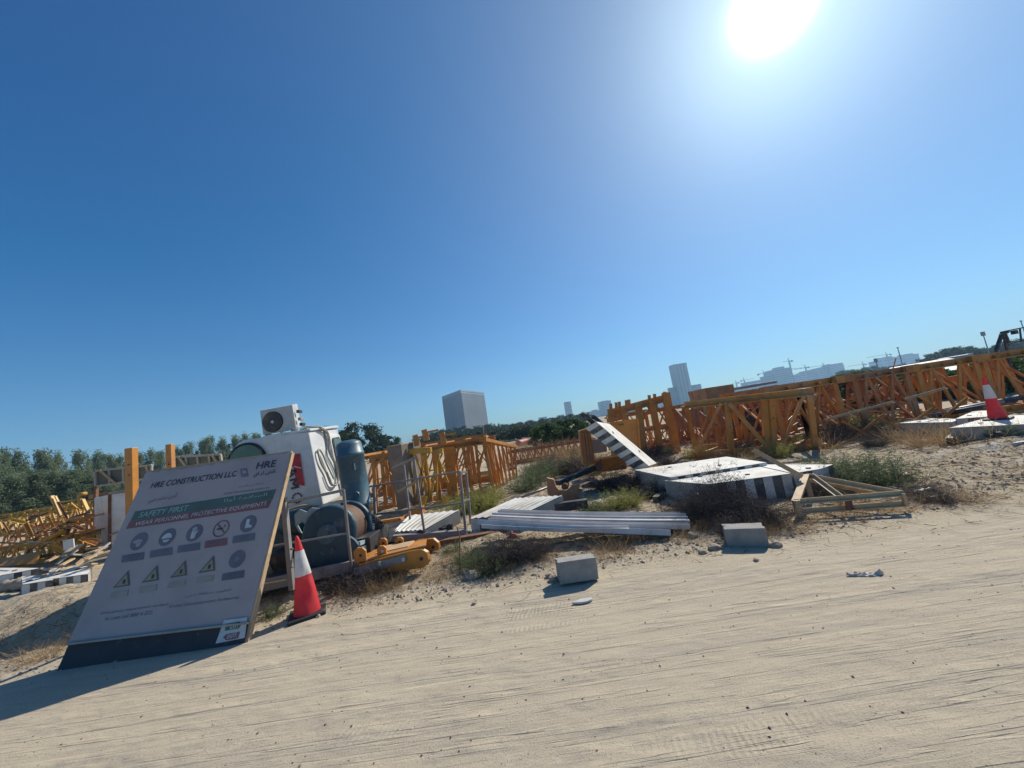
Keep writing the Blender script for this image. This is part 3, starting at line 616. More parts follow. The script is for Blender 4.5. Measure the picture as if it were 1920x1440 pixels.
# ------------------------------------------------------------------ counterweight slabs
def slab(name, top4, th, label, ribs=0, stripes=(0, 1, 2, 3), sw=.12, hook=True, group='black and white striped counterweight slabs', low=None, ribdir=0):
    """top4: corners in order, thickness downwards (or vector)"""
    t = [Vector(p) for p in top4]; dn = low if low is not None else Vector((0, 0, -th)); base = sum(t, Vector())/4+dn
    root = thing(name, label, 'counterweight slab', base, group)
    q = MB(); b = [p+dn for p in t]; q.hexa(b+t); q.build('core', SLABC, root, bevel=.01)
    c = sum(t, Vector())/4; up_ = -dn.normalized()
    q = MB(); ins = [p+up_*.004 for p in t]
    if ribs:
        if ribdir == 0: e0, e1, f0, f1 = ins[0], ins[1], ins[3], ins[2]
        else: e0, e1, f0, f1 = ins[1], ins[2], ins[0], ins[3]
        n_ = ribs*4; prof = [0, 0, -.025, -.025]
        vs = []
        for i in range(n_+1):
            h_ = up_*(.012+prof[i % 4]*.5); vs += [e0.lerp(f0, i/n_)+h_, e1.lerp(f1, i/n_)+h_]
        q.add(vs, [(2*i, 2*i+1, 2*i+3, 2*i+2) for i in range(n_)]); q.build('ribbed_top', SLABW, root)
    else:
        q.prism(ins, up_*.006); q.build('painted_top', SLABW, root)
        q = MB()
        for a_, b_ in ((.25, .3), (.7, .65)):
            pc = ins[0].lerp(ins[1], a_).lerp(ins[3].lerp(ins[2], a_), b_)+up_*.008; q.lathe(pc, up_, [(0, .035), (.012, .035), (.012, .015)], 14)
        q.build('lifting_socket', DARK, root)
    for s_ in stripes:
        a, a2 = t[s_], t[(s_+1) % 4]; L_ = (a2-a).length; n_ = max(2, int(L_/sw)); nrm = (a2-a).cross(dn).normalized(); nrm = nrm if nrm.dot((a+a2)/2-c) > 0 else -nrm; q = MB()
        for i in range(n_):
            p0, p1 = a.lerp(a2, i/n_), a.lerp(a2, (i+1)/n_); q.add([p+nrm*.004 for p in (p0, p1, p1+dn, p0+dn)], [(0, 1, 2, 3)], i % 2)
        q.build('striped_side', [SLABW, SLABB], root, recalc=False)
    return root
def lug(root, p, d, s_=.10):
    q = MB(); p = Vector(p); d = Vector(d).normalized(); q.beam(p, p+d*s_*1.6, s_, s_*.25); q.lathe(p+d*s_*1.6-d.cross(Z3)*s_*.3, d.cross(Z3), [(0, s_*.5), (s_*.6, s_*.5)], 14); q.lathe(p+d*s_*.5-d.cross(Z3)*s_*.55, d.cross(Z3), [(0, s_*.25), (s_*1.1, s_*.25)], 10); q.build('pin_lug', DARK, root)
zt = .33
sE = slab('counterweight_slab', [gz(1246, 902, zt), gz(1327, 909, zt), gz(1482, 889, zt), gz(1407, 872, zt)], .33, 'white-topped slab with broad black side stripes behind the dark dead bush', stripes=(1, 2, 3), sw=.13)
pE = gz(1246, 902, zt).lerp(gz(1327, 909, zt), .72); lug(sE, pE-Vector((0, 0, .16)), (-.4, -1, 0), .11)
q = MB(); a = gz(1246, 902, zt)-Vector((0, 0, .22)); q.beam(a+Vector((.35, .5, 0)), a+Vector((-.25, -.12, -.05)), .1, .13); q.build('joining_bar', DARK, sE)
sF = slab('counterweight_slab', [gz(1413, 872, zt), gz(1487, 888.5, zt), gz(1540, 880, zt), gz(1562, 872, zt)], .33, 'white slab lying under the long tan bar, right of the broad-striped slab', stripes=(1, 2), sw=.13)
sD = slab('counterweight_slab', [gz(1190, 882, .38), gz(1257, 896, .38), gz(1437, 868, .38), gz(1362, 857, .38)], .36, 'white slab with thin checked edge at the foot of the tilted slab', stripes=(1, 2, 3), sw=.13)
q = MB(); a = gz(1190, 882, .38)-Vector((0, 0, .22)); q.beam(a+Vector((.4, .4, 0)), a+Vector((-.35, -.12, -.05)), .1, .13); q.build('joining_bar', DARK, sD)
c0, c1, c2, c3 = at(1117, 791, 8.0), at(1216, 874, 7.9), at(1187, 882, 8.0), at(1105, 806, 8.1); bk = at(1142, 795, 9.0)-c0
dnv = ((c2-c1)+(c3-c0))/2
sC = slab('counterweight_slab', [c0, c1, c1+bk, c0+bk], 0, 'tilted white slab with black striped side propped up steeply on the others', low=dnv, stripes=(0, 1, 3), sw=.11)
for f_ in (.15, .8): 
    a = c0+bk*f_+dnv*.3; dd = (c0-c1).normalized(); q = MB(); q.beam(a-dd*.1, a+dd*.30, .05, .1); q.lathe(a+dd*.3-bk.normalized()*.04, bk, [(0, .055), (.08, .055)], 12); q.build('pin_lug', DARK, sC)
sB = slab('counterweight_slab', [gz(882, 973, .25), gz(982, 965, .25), gz(1055, 930, .36), gz(967, 935, .32)], .23, 'ribbed white slab under the left end of the pale channels', ribs=8, stripes=(0, 3), sw=.14, ribdir=1)
lug(sB, gz(982, 965, .25).lerp(gz(1055, 930, .36), .35)-Vector((0, 0, .11)), (1, -.5, 0), .12)
q = MB(); a = gz(1040, 952, .2); q.beam(a, a+Vector((.55, -.02, 0)), .12, .14); q.build('joining_bar', DARK, sB)
sA = slab('counterweight_slab', [gz(738, 998, .22), gz(797, 994, .22), gz(862, 957, .34), gz(768, 967, .28)], .21, 'ribbed white slab inside the grey railing, left of the bigger ribbed slab', ribs=7, stripes=(0, 3), sw=.13, ribdir=1)
lug(sA, gz(797, 994, .22).lerp(gz(862, 957, .34), .4)-Vector((0, 0, .10)), (1, -.3, 0), .11)
sG = slab('counterweight_slab', [gz(1686, 794, .33), gz(1785, 792, .33), gz(1806, 786, .33), gz(1745, 785, .33)], .30, 'thin-looking white slab left of the cone on the right', stripes=(1, 2, 3), sw=.13)
sH = slab('counterweight_slab', [gz(1780, 803, .33), gz(1925, 796, .33), gz(2010, 776, .33), gz(1862, 781, .33)], .32, 'white slab carrying the upright cone on the right', stripes=(1, 2, 3), sw=.13)
sI = slab('counterweight_slab', [gz(1792, 786, .38), gz(1860, 781, .38), gz(1880, 770, .38), gz(1826, 771, .38)], .35, 'striped slab just behind the cone slab on the right', stripes=(0, 1, 2, 3), sw=.16)
lug(sH, gz(1845, 800, .33)-Vector((0, .02, .15)), (-.3, -1, 0), .13)
q = MB(); a = gz(1780, 803, .33)-Vector((0, 0, .19)); q.beam(a+Vector((.5, .3, 0)), a+Vector((-.2, -.12, -.04)), .1, .14); q.build('joining_bar', DARK, sH)
sJ = slab('counterweight_slab', [gz(1898, 832, .12), gz(1990, 820, .12), gz(1990, 805, .12), gz(1915, 826, .12)], .1, 'low white slab half buried in sand at the right edge', sw=.13)
zl = .30
for (pts, lab, th_) in (([(-60, 1092), (10, 1078), (74, 1066), (-10, 1065)], 'striped slab at the left edge below the yellow heap', .25), ([(42, 1097), (100, 1088), (84, 1079), (40, 1082)], 'small striped slab between the left edge and the scrap wood', .20), ([(85, 1088), (165, 1077), (172, 1062), (95, 1066)], 'striped slab beneath the pile of scrap wood', .27)):
    slab('counterweight_slab', [gz(x, y, zl) for x, y in pts], th_, lab, stripes=(0, 1, 2, 3), sw=.12)
c2b = gz(1872, 786, .345); cone(c2b+Vector((0, 0, 0)), .86, .13, Vector((-.05, 0, 0)), .15, 'upright red and white cone standing on a white slab at right', 4)

# ------------------------------------------------------------------ pale channels
def channel(pts, wd, hgt, label, roll=0.0):
    pts = [Vector(p) for p in pts]; q = MB()
    prof = [(-.5, 0), (-.5, 1), (-.42, 1), (-.42, .25), (-.16, .25), (-.14, .75), (.14, .75), (.16, .25), (.42, .25), (.42, 1), (.5, 1), (.5, 0)]
    N = 14; vs = []
    for i in range(N+1):
        t = i/N; p = pts[0].lerp(pts[1], t)+Vector((0, 0, -.018*math.sin(math.pi*t)*(1.0)))
        d = (pts[1]-pts[0]).normalized(); a = d.cross(Z3).normalized(); b = a.cross(d)
        a2 = a*math.cos(roll)+b*math.sin(roll); b2 = b*math.cos(roll)-a*math.sin(roll)
        for x, z in prof: vs.append(p+a2*x*wd+b2*z*hgt)
    n_ = len(prof); fs = [(i*n_+k, i*n_+(k+1) % n_, (i+1)*n_+(k+1) % n_, (i+1)*n_+k) for i in range(N) for k in range(n_)]+[tuple(range(n_)), tuple(N*n_+k for k in range(n_))]
    q.add(vs, fs); return own('metal_channel', q, PVC, label, 'channel', 'long pale channels lying in a loose bundle')
channel((at(936, 963, 5.75), at(1286, 970, 4.98)), .12, .06, 'rearmost of the long pale channels', .1)
channel((at(921, 972, 5.5), at(1292, 981, 4.82)), .12, .065, 'second long pale channel from the back, on top of the bundle', -.15)
channel((at(918, 979, 5.35), at(1293, 991, 4.68)), .11, .06, 'third long pale channel from the back', .1)
channel((at(897, 983, 5.2), at(1257, 1004, 4.58)), .10, .065, 'front pale channel splayed out nearest the road', .25)
channel((at(905, 988, 5.15), at(1180, 996, 4.72)), .12, .05, 'shorter pale channel under the front one', 0)

# ------------------------------------------------------------------ concrete blocks
def cblock(c, rz, tilt, sx, sy, sz, label):
    import bmesh
    bm = bmesh.new(); bmesh.ops.create_cube(bm, size=1.0); bmesh.ops.subdivide_edges(bm, edges=bm.edges, cuts=9, use_grid_fill=True)
    for v in bm.verts:
        p = v.co.copy(); v.co = Vector((p.x*sx, p.y*sy, p.z*sz))
        if abs(p.x) > .49: v.co.x -= math.copysign(.018*max(0, 1-abs(p.y)*4.5), p.x)     # mortar groove in the ends
        edge = sum(1 for k in p if abs(k) > .49)
        nn = mn.noise(v.co*14+Vector((rz, 0, 0))); 
        if edge >= 2: v.co *= 1-.035*max(0, nn+.15)
        else: v.co += Vector([mn.noise(v.co*30+Vector((k*9, 0, 0))) for k in range(3)])*.0015
    me = bpy.data.meshes.new('concrete_block'); bm.to_mesh(me); bm.free(); me.materials.append(CONC)
    o = bpy.data.objects.new('concrete_block', me); COL.objects.link(o); me.transform(Matrix.Translation((0, 0, sz/2))); o.location = c; o.rotation_euler = (tilt[0], tilt[1], rz); return tag(o, label, 'concrete block', 'grey concrete blocks at the road edge')
a = on(gz(1411, 1026)); cblock(a+Vector((.0, .10, -.005)), -.38, (0, 0), .385, .19, .195, 'solid grey concrete block at the road edge in front of the dark bush')
a = on(gz(1087, 1096)); cblock(a+Vector((.0, .09, .015)), .06, (-.10, .03), .39, .19, .20, 'grey concrete block tipped slightly on rubble near the white shoe sole')

# ------------------------------------------------------------------ tan triangular frame
fz = .21
a1, b1_, c1_ = gz(1492, 941, fz), gz(1692, 925, fz), gz(1511, 891, .36)
tf = thing('triangular_frame', 'dusty tan steel triangle frame lying by the green bush, with one long bar sticking up', 'steel frame', on((a1+b1_+c1_)/3))
dz = Vector((0, 0, -.115))
for nm, p, q_, w_ in (('front_rail', a1, b1_, .05), ('lower_rail', a1+dz, b1_+dz, .05), ('rear_rail', c1_, b1_, .045), ('side_member', c1_, a1, .085), ('inner_brace', c1_+Vector((.05, -.03, 0)), gz(1578, 933, fz), .045), ('inner_brace', c1_+Vector((.1, .1, -.1)), gz(1640, 925, fz-.05), .035), ('long_bar', at(1504, 893, c1_.y-.15), at(1412, 843, 5.35), .055), ('post', a1+dz*1.85, a1+Vector((0, 0, .02)), .05), ('post', b1_+dz*1.3, b1_, .03), ('post', c1_-Vector((0, 0, .36)), c1_, .04)):
    q = MB(); q.beam(p, q_, w_, .03) if nm == 'side_member' else (q.angle if nm != 'post' else q.beam)(p, q_, w_*1.1, None); q.build(nm, TAN, tf)
q = MB(); mid = a1.lerp(b1_, .48); q.box(mid+Vector((-.04, -.035, -.13)), (.08, 0, 0), (0, .012, 0), (0, 0, .10)); q.build('gusset_plate', RUSTB, tf)

# ------------------------------------------------------------------ lattice mast sections
def frame_section(label, A, B, dv, z0, z1, bays, ch, br_, m_, group='orange lattice mast sections stored in rows', style='X', name='lattice_section', vert=True, end=True, seed=0):
    """box truss from A to B (ground points), depth vector dv; chords, verticals and diagonals are its parts"""
    rg = random.Random(seed); A, B, dv = Vector(A), Vector(B), Vector(dv); A.z = B.z = 0; dv.z = 0
    root = thing(name, label, 'mast section', on((A+B+dv)/2), group); U0, U1 = Vector((0, 0, z0)), Vector((0, 0, z1))
    for k, (o, z) in enumerate(((Vector(), U0), (Vector(), U1), (dv, U0), (dv, U1))):
        q = MB(); q.angle(A+o+z, B+o+z, ch, ch*.16); q.build('chord', m_, root, bevel=0)
    for o in (Vector(), dv):
        for i in range(bays+1):
            p = A.lerp(B, i/bays)+o
            if vert or i in (0, bays): q = MB(); q.beam(p+U0, p+U1, br_*(1.5 if i in (0, bays) else 1), br_*.7); q.build('upright', m_, root)
            if i < bays:
                p2 = A.lerp(B, (i+1)/bays)+o
                if style == 'X' or (style == 'Z' and i % 2 == 0): q = MB(); q.beam(p+U0, p2+U1, br_*.9, br_*.5); q.build('diagonal', m_, root)
                if style == 'X' and rg.random() < .4 or style == 'Z' and i % 2: q = MB(); q.beam(p+U1, p2+U0, br_*.9, br_*.5); q.build('diagonal', m_, root)
                if style == 'V':
                    mm = (p+p2)/2
                    for e in (p, p2): q = MB(); q.beam(e+U0, mm+U1, br_*.9, br_*.5); q.build('diagonal', m_, root)
    for i in range(bays+1):
        p = A.lerp(B, i/bays)
        for z in (U0, U1): q = MB(); q.beam(p+z, p+dv+z, br_*.8, br_*.6); q.build('cross_member', m_, root)
    if end:
        for p in (A, B):
            q = MB(); q.beam(p+U0, p+dv+U1, br_*.8, br_*.5); q.build('diagonal', m_, root)
            for z in (U0, U1):
                for o in (Vector(), dv):
                    d = (B-A).normalized()*(1 if p is B else -1); q = MB(); q.beam(p+o+z, p+o+z+d*ch*1.6, ch*.8, ch*1.1); q.build('joint_lug', m_, root)
    return root
# L1: the big section in the middle right, members read off the photo
A1, B1 = gz(1300, 862), gz(1548, 842); f1, n1 = vplane(A1, B1); n1 = n1 if n1.y > 0 else -n1
L1 = thing('lattice_section', 'large orange mast section with heavy V diagonals behind the white slabs', 'mast section', on((A1+B1)/2), 'orange lattice mast sections stored in rows')
def mem(root, f, nm, x0, y0, x1, y1, w_, off=0.0, h_=None, m_=ORANGE, ang=False):
    q = MB(); (q.angle(f(x0, y0, off), f(x1, y1, off), w_) if ang else q.beam(f(x0, y0, off), f(x1, y1, off), w_, h_ or w_*.45)); return q.build(nm, m_, root, bevel=.004)
mem(L1, f1, 'chord', 1283, 760, 1528, 734, .20, ang=True); mem(L1, f1, 'chord', 1298, 855, 1432, 843, .17, ang=True); mem(L1, f1, 'chord', 1425, 846, 1548, 842, .22, ang=True)
for a in ((1352, 756, 1306, 850, .17), (1363, 754, 1371, 843, .16), (1367, 756, 1438, 838, .24), (1432, 748, 1441, 842, .19), (1446, 746, 1453, 842, .13), (1506, 742, 1466, 838, .14), (1517, 740, 1529, 838, .14)): mem(L1, f1, 'diagonal', *a, off=.02)
q = MB(); q.prism([f1(1345, 750, -.1), f1(1385, 746, -.1), f1(1372, 775, -.1), f1(1355, 776, -.1)], n1*.015); q.prism([f1(1505, 738, -.1), f1(1535, 735, -.1), f1(1524, 765, -.1)], n1*.015); q.build('gusset_plate', ORANGE, L1)
q = MB(); q.prism([f1(1500, 848, -.12), f1(1512, 826, -.12), f1(1530, 815, -.12), f1(1550, 834, -.12), f1(1562, 840, -.12), f1(1545, 852, -.12)], n1*.03); q.build('foot_plate', ORANGE, L1)
bk1 = n1*1.6
for z in (.12, 1.52):
    q = MB(); p, r = A1+bk1, B1+bk1; q.angle(Vector((p.x, p.y, z)), Vector((r.x, r.y, z)), .18); q.build('chord', ORANGE, L1)
for i in range(5):
    p = A1.lerp(B1, i/4); p2 = A1.lerp(B1, min(4, i+1)/4)
    for nm, s_, e in (('upright', p+bk1+Vector((0, 0, .1)), p+bk1+Vector((0, 0, 1.5))), ('diagonal', p+bk1+Vector((0, 0, .1)), p2+bk1+Vector((0, 0, 1.5))), ('cross_member', p+Vector((0, 0, 1.5)), p+bk1+Vector((0, 0, 1.5))), ('cross_member', p+Vector((0, 0, .1)), p2+bk1+Vector((0, 0, .1)))):
        if (e-s_).length > .1: q = MB(); q.beam(s_, e, .12, .06); q.build(nm, ORANGE, L1)
# L2: upright frames to the left with lugs on top
A2, B2 = gz(1150, 862), gz(1272, 848); f2, n2 = vplane(A2, B2); n2 = n2 if n2.y > 0 else -n2
L2 = thing('lattice_section', 'orange mast section with round-holed gussets and lugs on top, behind the tilted slab', 'mast section', on((A2+B2)/2), 'orange lattice mast sections stored in rows')
for a in ((1144, 774, 1250, 746, .26), (1145, 812, 1263, 800, .12), (1153, 856, 1272, 845, .16)): mem(L2, f2, 'chord', *a, ang=True)
for a in ((1144, 767, 1152, 860, .20), (1168, 762, 1178, 858, .16), (1196, 755, 1208, 853, .24), (1222, 752, 1240, 852, .22), (1248, 736, 1269, 848, .26)): mem(L2, f2, 'upright', *a, off=.03)
for a in ((1170, 766, 1150, 800, .09), (1172, 766, 1196, 800, .09), (1222, 756, 1200, 800, .10), (1226, 756, 1258, 806, .10), (1152, 850, 1190, 806, .08), (1210, 850, 1250, 804, .08), (1200, 806, 1262, 846, .09)): mem(L2, f2, 'diagonal', *a, off=-.06)
def holed(root, f, nrm, cx_, cy_, sx_, sy_, off, m_=ORANGE):
    c = f(cx_, cy_, off); rx = (f(cx_+sx_, cy_-sx_*.2, off)-c); uy = Vector((0, 0, sy_*.018)); q = MB(); n_ = 12; ring = [c+rx*.55*math.cos(2*math.pi*k/n_)+uy*.55*math.sin(2*math.pi*k/n_) for k in range(n_)]
    out = [c+rx*max(-1, min(1, 1.45*math.cos(2*math.pi*k/n_)))+uy*max(-1, min(1, 1.45*math.sin(2*math.pi*k/n_))) for k in range(n_)]
    for k in range(n_):
        j = (k+1) % n_; q.prism([ring[k], ring[j], out[j], out[k]], nrm*.015)
    q.build('gusset_plate', m_, root)
for cx_, cy_ in ((1155, 779), (1209, 768), (1239, 760)): holed(L2, f2, n2, cx_, cy_, 11, 11, -.10)
for x in (1146, 1156, 1162, 1175, 1180, 1218, 1228, 1247): mem(L2, f2, 'joint_lug', x, 770-(x-1144)*.25, x-1, 757-(x-1144)*.22, .10)
for z in (.1, 1.5):
    q = MB(); p, r = A2+n2*1.6, B2+n2*1.6; q.angle(Vector((p.x, p.y, z)), Vector((r.x, r.y, z)), .16); q.build('chord', ORANGE, L2)
for i in range(4):
    p = A2.lerp(B2, i/3)+n2*1.6; p2 = A2.lerp(B2, min(3, i+1)/3)+n2*1.6
    q = MB(); q.beam(p+Z3*.1, p+Z3*1.6, .12, .07); q.build('upright', ORANGE, L2); q = MB(); q.beam(p+Z3*1.5, p-n2*1.6+Z3*1.5, .1, .06); q.build('cross_member', ORANGE, L2)
    if i < 3: q = MB(); q.beam(p+Z3*.1, p2+Z3*1.5, .1, .06); q.build('diagonal', ORANGE, L2)
# solid-sided boxes beside the tilted slab
def boxbeam(label, px4, Y, dep, m_=ORANGE, name='mast_box'):
    p = [at(x, y, Y) for x, y in px4]; root = thing(name, label, 'steel box', Vector((sum(a.x for a in p)/4, Y+dep/2, min(a.z for a in p))))
    q = MB(); q.prism(p, (0, dep, 0)); q.build('shell', m_, root, bevel=.006)
    c = sum(p, Vector())/4
    for k in range(4):
        a, b = p[k], p[(k+1) % 4]; q = MB(); q.beam(a.lerp(c, .03)-Vector((0, .012, 0)), b.lerp(c, .03)-Vector((0, .012, 0)), .05, .03, (0, 1, 0)); q.build('rim_flange', m_, root)
    return root
boxbeam('solid orange box panel standing against the tilted slab', [(1143, 793), (1196, 785), (1200, 842), (1150, 846)], 9.6, .5)
boxbeam('upright orange ribbed column left of the tilted slab', [(1088, 808), (1104, 803), (1114, 868), (1095, 873)], 8.7, .35)
boxbeam('low orange box lying behind the tilted slab foot', [(1113, 864), (1170, 856), (1174, 878), (1118, 884)], 9.0, .5)
boxbeam('small grey steel plate box behind the orange column', [(1108, 826), (1134, 823), (1137, 846), (1111, 849)], 10.2, .3, GREY)
for k in range(3): 
    q = MB(); q.beam(at(1093+k*5, 812, 8.64), at(1100+k*5, 868, 8.64), .05, .05); own('steel_strut', q, RUSTY, ('left', 'middle', 'right')[k]+' strut on the face of the orange column', 'strut', 'struts on the orange column')
# L3: long line running to the right edge
lx = [(1556, 842), (1700, 815), (1835, 797), (1985, 778), (2140, 758), (2300, 738)]
g3 = [gz(x, y) for x, y in lx]
for i in range(5):
    A, B = g3[i], g3[i+1]; f3, n3 = vplane(A, B); n3 = n3 if n3.y > 0 else -n3
    d = (B-A).normalized()*.12
    frame_section(('first long orange mast section right of the heavy V-braced one', 'middle orange mast section in the long line to the right edge', 'orange mast section behind the right-hand cone', 'orange mast section crossing the right edge', 'last orange mast section beyond the right edge')[i], A+d+n3*1.3, B-d+n3*1.3, n3*1.6, .12, 1.62, (4, 4, 4, 4, 4)[i], .20, .09, ORANGE if i != 1 else RUSTY, style='Z', seed=i, vert=False)
rg = random.Random(31)
for i in range(46):
    t = rg.uniform(0, 2.7); k = int(t); p = g3[k].lerp(g3[k+1], t-k)+Vector((rg.uniform(-.3, .3), rg.uniform(1.6, 3.6), 0)); L_ = rg.uniform(.4, 1.5); d = Vector((rg.uniform(-1, 1), rg.uniform(-.3, .3), rg.uniform(-.7, .9))).normalized()*L_; c_ = p+Z3*rg.uniform(.25, 1.25)
    if (c_-d).z < .05: d.z = 0
    q = MB(); q.angle(c_-d, c_+d, rg.choice((.03, .045, .06))); own('tangled_brace', q, rg.choice((ORANGE, RUSTY, RUSTY, TAN, RUSTB, GALV)), 'loose brace tangled inside the long orange line at right', 'brace', 'braces tangled in the right-hand line')
fA, nA = vplane(g3[0], g3[1]); nA = nA if nA.y > 0 else -nA
for i in range(4):
    A = g3[0].lerp(g3[1], i*.75)+nA*(4.4+.3*(i % 2)); B = A+(g3[1]-g3[0])*.7
    if i > 1: A = g3[1].lerp(g3[2], (i-2)*.9)+nA*4.6; B = A+(g3[2]-g3[1])*.85
    frame_section(('leftmost', 'second', 'third', 'rightmost')[i]+' mast section in the row behind the long orange line', A, B, nA*1.5, .1, 1.5, 4, .15, .075, RUSTY, style='X', seed=20+i)
for i, (x0, y0, x1, y1, w_) in enumerate(((1547, 787, 1676, 753, .05), (1698, 748, 1775, 727, .05), (1655, 803, 1740, 782, .05), (1580, 790, 1640, 822, .06), (1592, 828, 1660, 775, .05), (1640, 778, 1700, 810, .06), (1700, 800, 1750, 765, .05), (1720, 740, 1800, 790, .06), (1760, 790, 1815, 745, .05), (1590, 838, 1640, 826, .05))):
    Yl = g3[0].y+(x0-1556)*.001; a = at(x0, y0, g3[0].y+.55-(x0-1556)*.002); b = at(x1, y1, g3[0].y+.5-(x1-1556)*.002)
    q = MB(); q.angle(a, b, w_); own('loose_brace', q, TAN if i < 3 else ORANGE, ('long tan bar slanting across the first section right of the V-braced one', 'tan bar higher up on the middle section of the right line', 'tan bar pointing at the left tip of the thin-looking slab', 'orange brace crossing below the long tan bar', 'orange brace rising beside the yellow weeds', 'orange brace falling right of the long tan bar', 'orange brace leaning above the thin-looking slab', 'orange brace falling behind the thin-looking slab', 'orange brace rising left of the right-hand cone', 'orange brace low on the sand near the V-braced section foot')[i], 'brace')
for i, (x, y, sx_, sy_) in enumerate(((1640, 735, 30, 12), (1690, 722, 25, 12), (1770, 712, 30, 14), (1850, 700, 26, 12))):
    p = at(x, y, g3[0].y+3.6); boxbeam(('flat', 'short', 'wide', 'high')[i]+' orange crosshead lying on the right-hand sections', [(x-sx_, y+sy_*.2), (x+sx_, y-sy_*.6), (x+sx_, y+sy_*.5), (x-sx_, y+sy_*1.2)], g3[0].y+3.2-i*.15, .3, RUSTY if i % 2 else ORANGE, 'mast_crosshead')
# L4: big section in the left middle with a barred end
A4, B4 = gz(690, 962), gz(923, 925); E4 = gz(968, 897); f4, n4 = vplane(A4, B4); f4e, n4e = vplane(B4, E4); n4 = n4 if n4.y > 0 else -n4
n4e = n4e if n4e.x > 0 else -n4e
L4 = thing('lattice_section', 'big orange mast section with a barred right end, left of the low reddish lattice', 'mast section', on((A4+E4)/2), 'orange lattice mast sections stored in rows')
mem(L4, f4, 'chord', 690, 862, 904, 826, .20, ang=True); mem(L4, f4, 'chord', 692, 957, 922, 922, .14, ang=True)
mem(L4, f4, 'chord', 786, 842, 904, 823, .12, off=-.06)
for a in ((795, 846, 808, 940, .12), (812, 843, 826, 938, .10), (842, 838, 850, 932, .28), (860, 836, 846, 925, .06), (868, 836, 886, 925, .09), (880, 834, 872, 925, .07), (892, 832, 902, 925, .08), (905, 822, 927, 925, .09), (700, 862, 706, 950, .1), (716, 860, 724, 948, .1), (730, 858, 740, 948, .09)): mem(L4, f4, 'upright', *a, off=.03)
for a in ((700, 900, 905, 866, .06), (805, 930, 845, 850, .06), (850, 850, 905, 915, .06), (862, 925, 900, 850, .05), (700, 945, 740, 865, .06), (720, 870, 770, 945, .06)): mem(L4, f4, 'diagonal', *a, off=.12)
mem(L4, f4e, 'end_beam', 905, 825, 965, 838, .20); mem(L4, f4e, 'end_sill', 922, 930, 970, 898, .14)
for i in range(8):
    t = i/7; mem(L4, f4e, 'end_bar', 909+56*t, 829+10*t, 927+42*t, 924-26*t, .06, h_=.05)
for i in range(5):
    t = (i+.3)/5; mem(L4, f4e, 'end_diagonal', 912+48*t, 834+8*t, 935+36*t, 915-22*t, .045, off=.1)
bk4 = n4*1.9
for z in (.15, 1.5):
    q = MB(); q.angle(Vector((A4.x, A4.y, z))+bk4, Vector((B4.x, B4.y, z))+bk4, .18); q.build('chord', ORANGE, L4)
for i in range(7):
    p = A4.lerp(B4, i/6)+bk4; p2 = A4.lerp(B4, min(6, i+1)/6)+bk4
    q = MB(); q.beam(p+Z3*.1, p+Z3*1.5, .12, .07); q.build('upright', ORANGE, L4); q = MB(); q.beam(p+Z3*1.5, p-bk4+Z3*1.5, .09, .06); q.build('cross_member', ORANGE, L4)
    if i < 6: q = MB(); q.beam(p+Z3*.1, p2+Z3*1.5, .09, .05); q.build('diagonal', ORANGE, L4)
for x, y in ((783, 836), (833, 832), (800, 826)): 
    q = MB(); a = f4(x, y, .7); q.beam(a, a+Vector((-.03, 0, .28)), .14, .06); q.beam(a+Vector((-.03, 0, .2)), a+Vector((.3, .1, .22)), .06, .05); q.build('joint_lug', ORANGE, L4)
# tangle seen through it
frame_section('orange mast section further back, seen through the bars of the big left one', A4+bk4*1.5+Vector((-1.2, 0, 0)), B4+bk4*1.45, n4*1.5, .1, 1.4, 6, .14, .1, RUSTY, style='X', seed=5)
# L5: far low reddish jib
A5, B5 = gz(962, 872), gz(1100, 850)
frame_section('low reddish jib lattice stretched across the sand in mid distance', A5, B5+(B5-A5)*.1, Vector((.1, .9, 0)), .06, .58, 12, .11, .055, RUSTY, style='V', vert=False, name='jib_lattice', group='low jib lattices')
frame_section('low jib lattice half hidden behind the round-holed mast section', gz(1180, 842), gz(1420, 806), Vector((.1, .9, 0)), .08, .75, 12, .11, .06, RUSTY, style='V', vert=False, name='jib_lattice', group='low jib lattices')
frame_section('low jib lattice seen through the heavy V diagonals', gz(1330, 836), gz(1510, 808), Vector((.1, .9, 0)), .05, .6, 9, .1, .055, RUSTY, style='V', vert=False, name='jib_lattice', group='low jib lattices', seed=3)
for i, (px, py, Y, sc_) in enumerate(((1290, 786, 15, 1.0), (1318, 800, 14.5, .8))):
    pass
boxbeam('grey weathered concrete box seen right of the round-holed gussets', [(1268, 772), (1312, 766), (1316, 800), (1272, 806)], 15.5, 1.2, GREY, 'grey_box')
boxbeam('navy blue steel cabinet seen through the V diagonals', [(1400, 768), (1420, 765), (1428, 806), (1404, 810)], 12.5, .6, NAVY, 'steel_cabinet')
boxbeam('second navy steel cabinet, lower and further left through the V diagonals', [(1375, 782), (1396, 780), (1402, 800), (1378, 803)], 12.8, .5, NAVY, 'steel_cabinet')
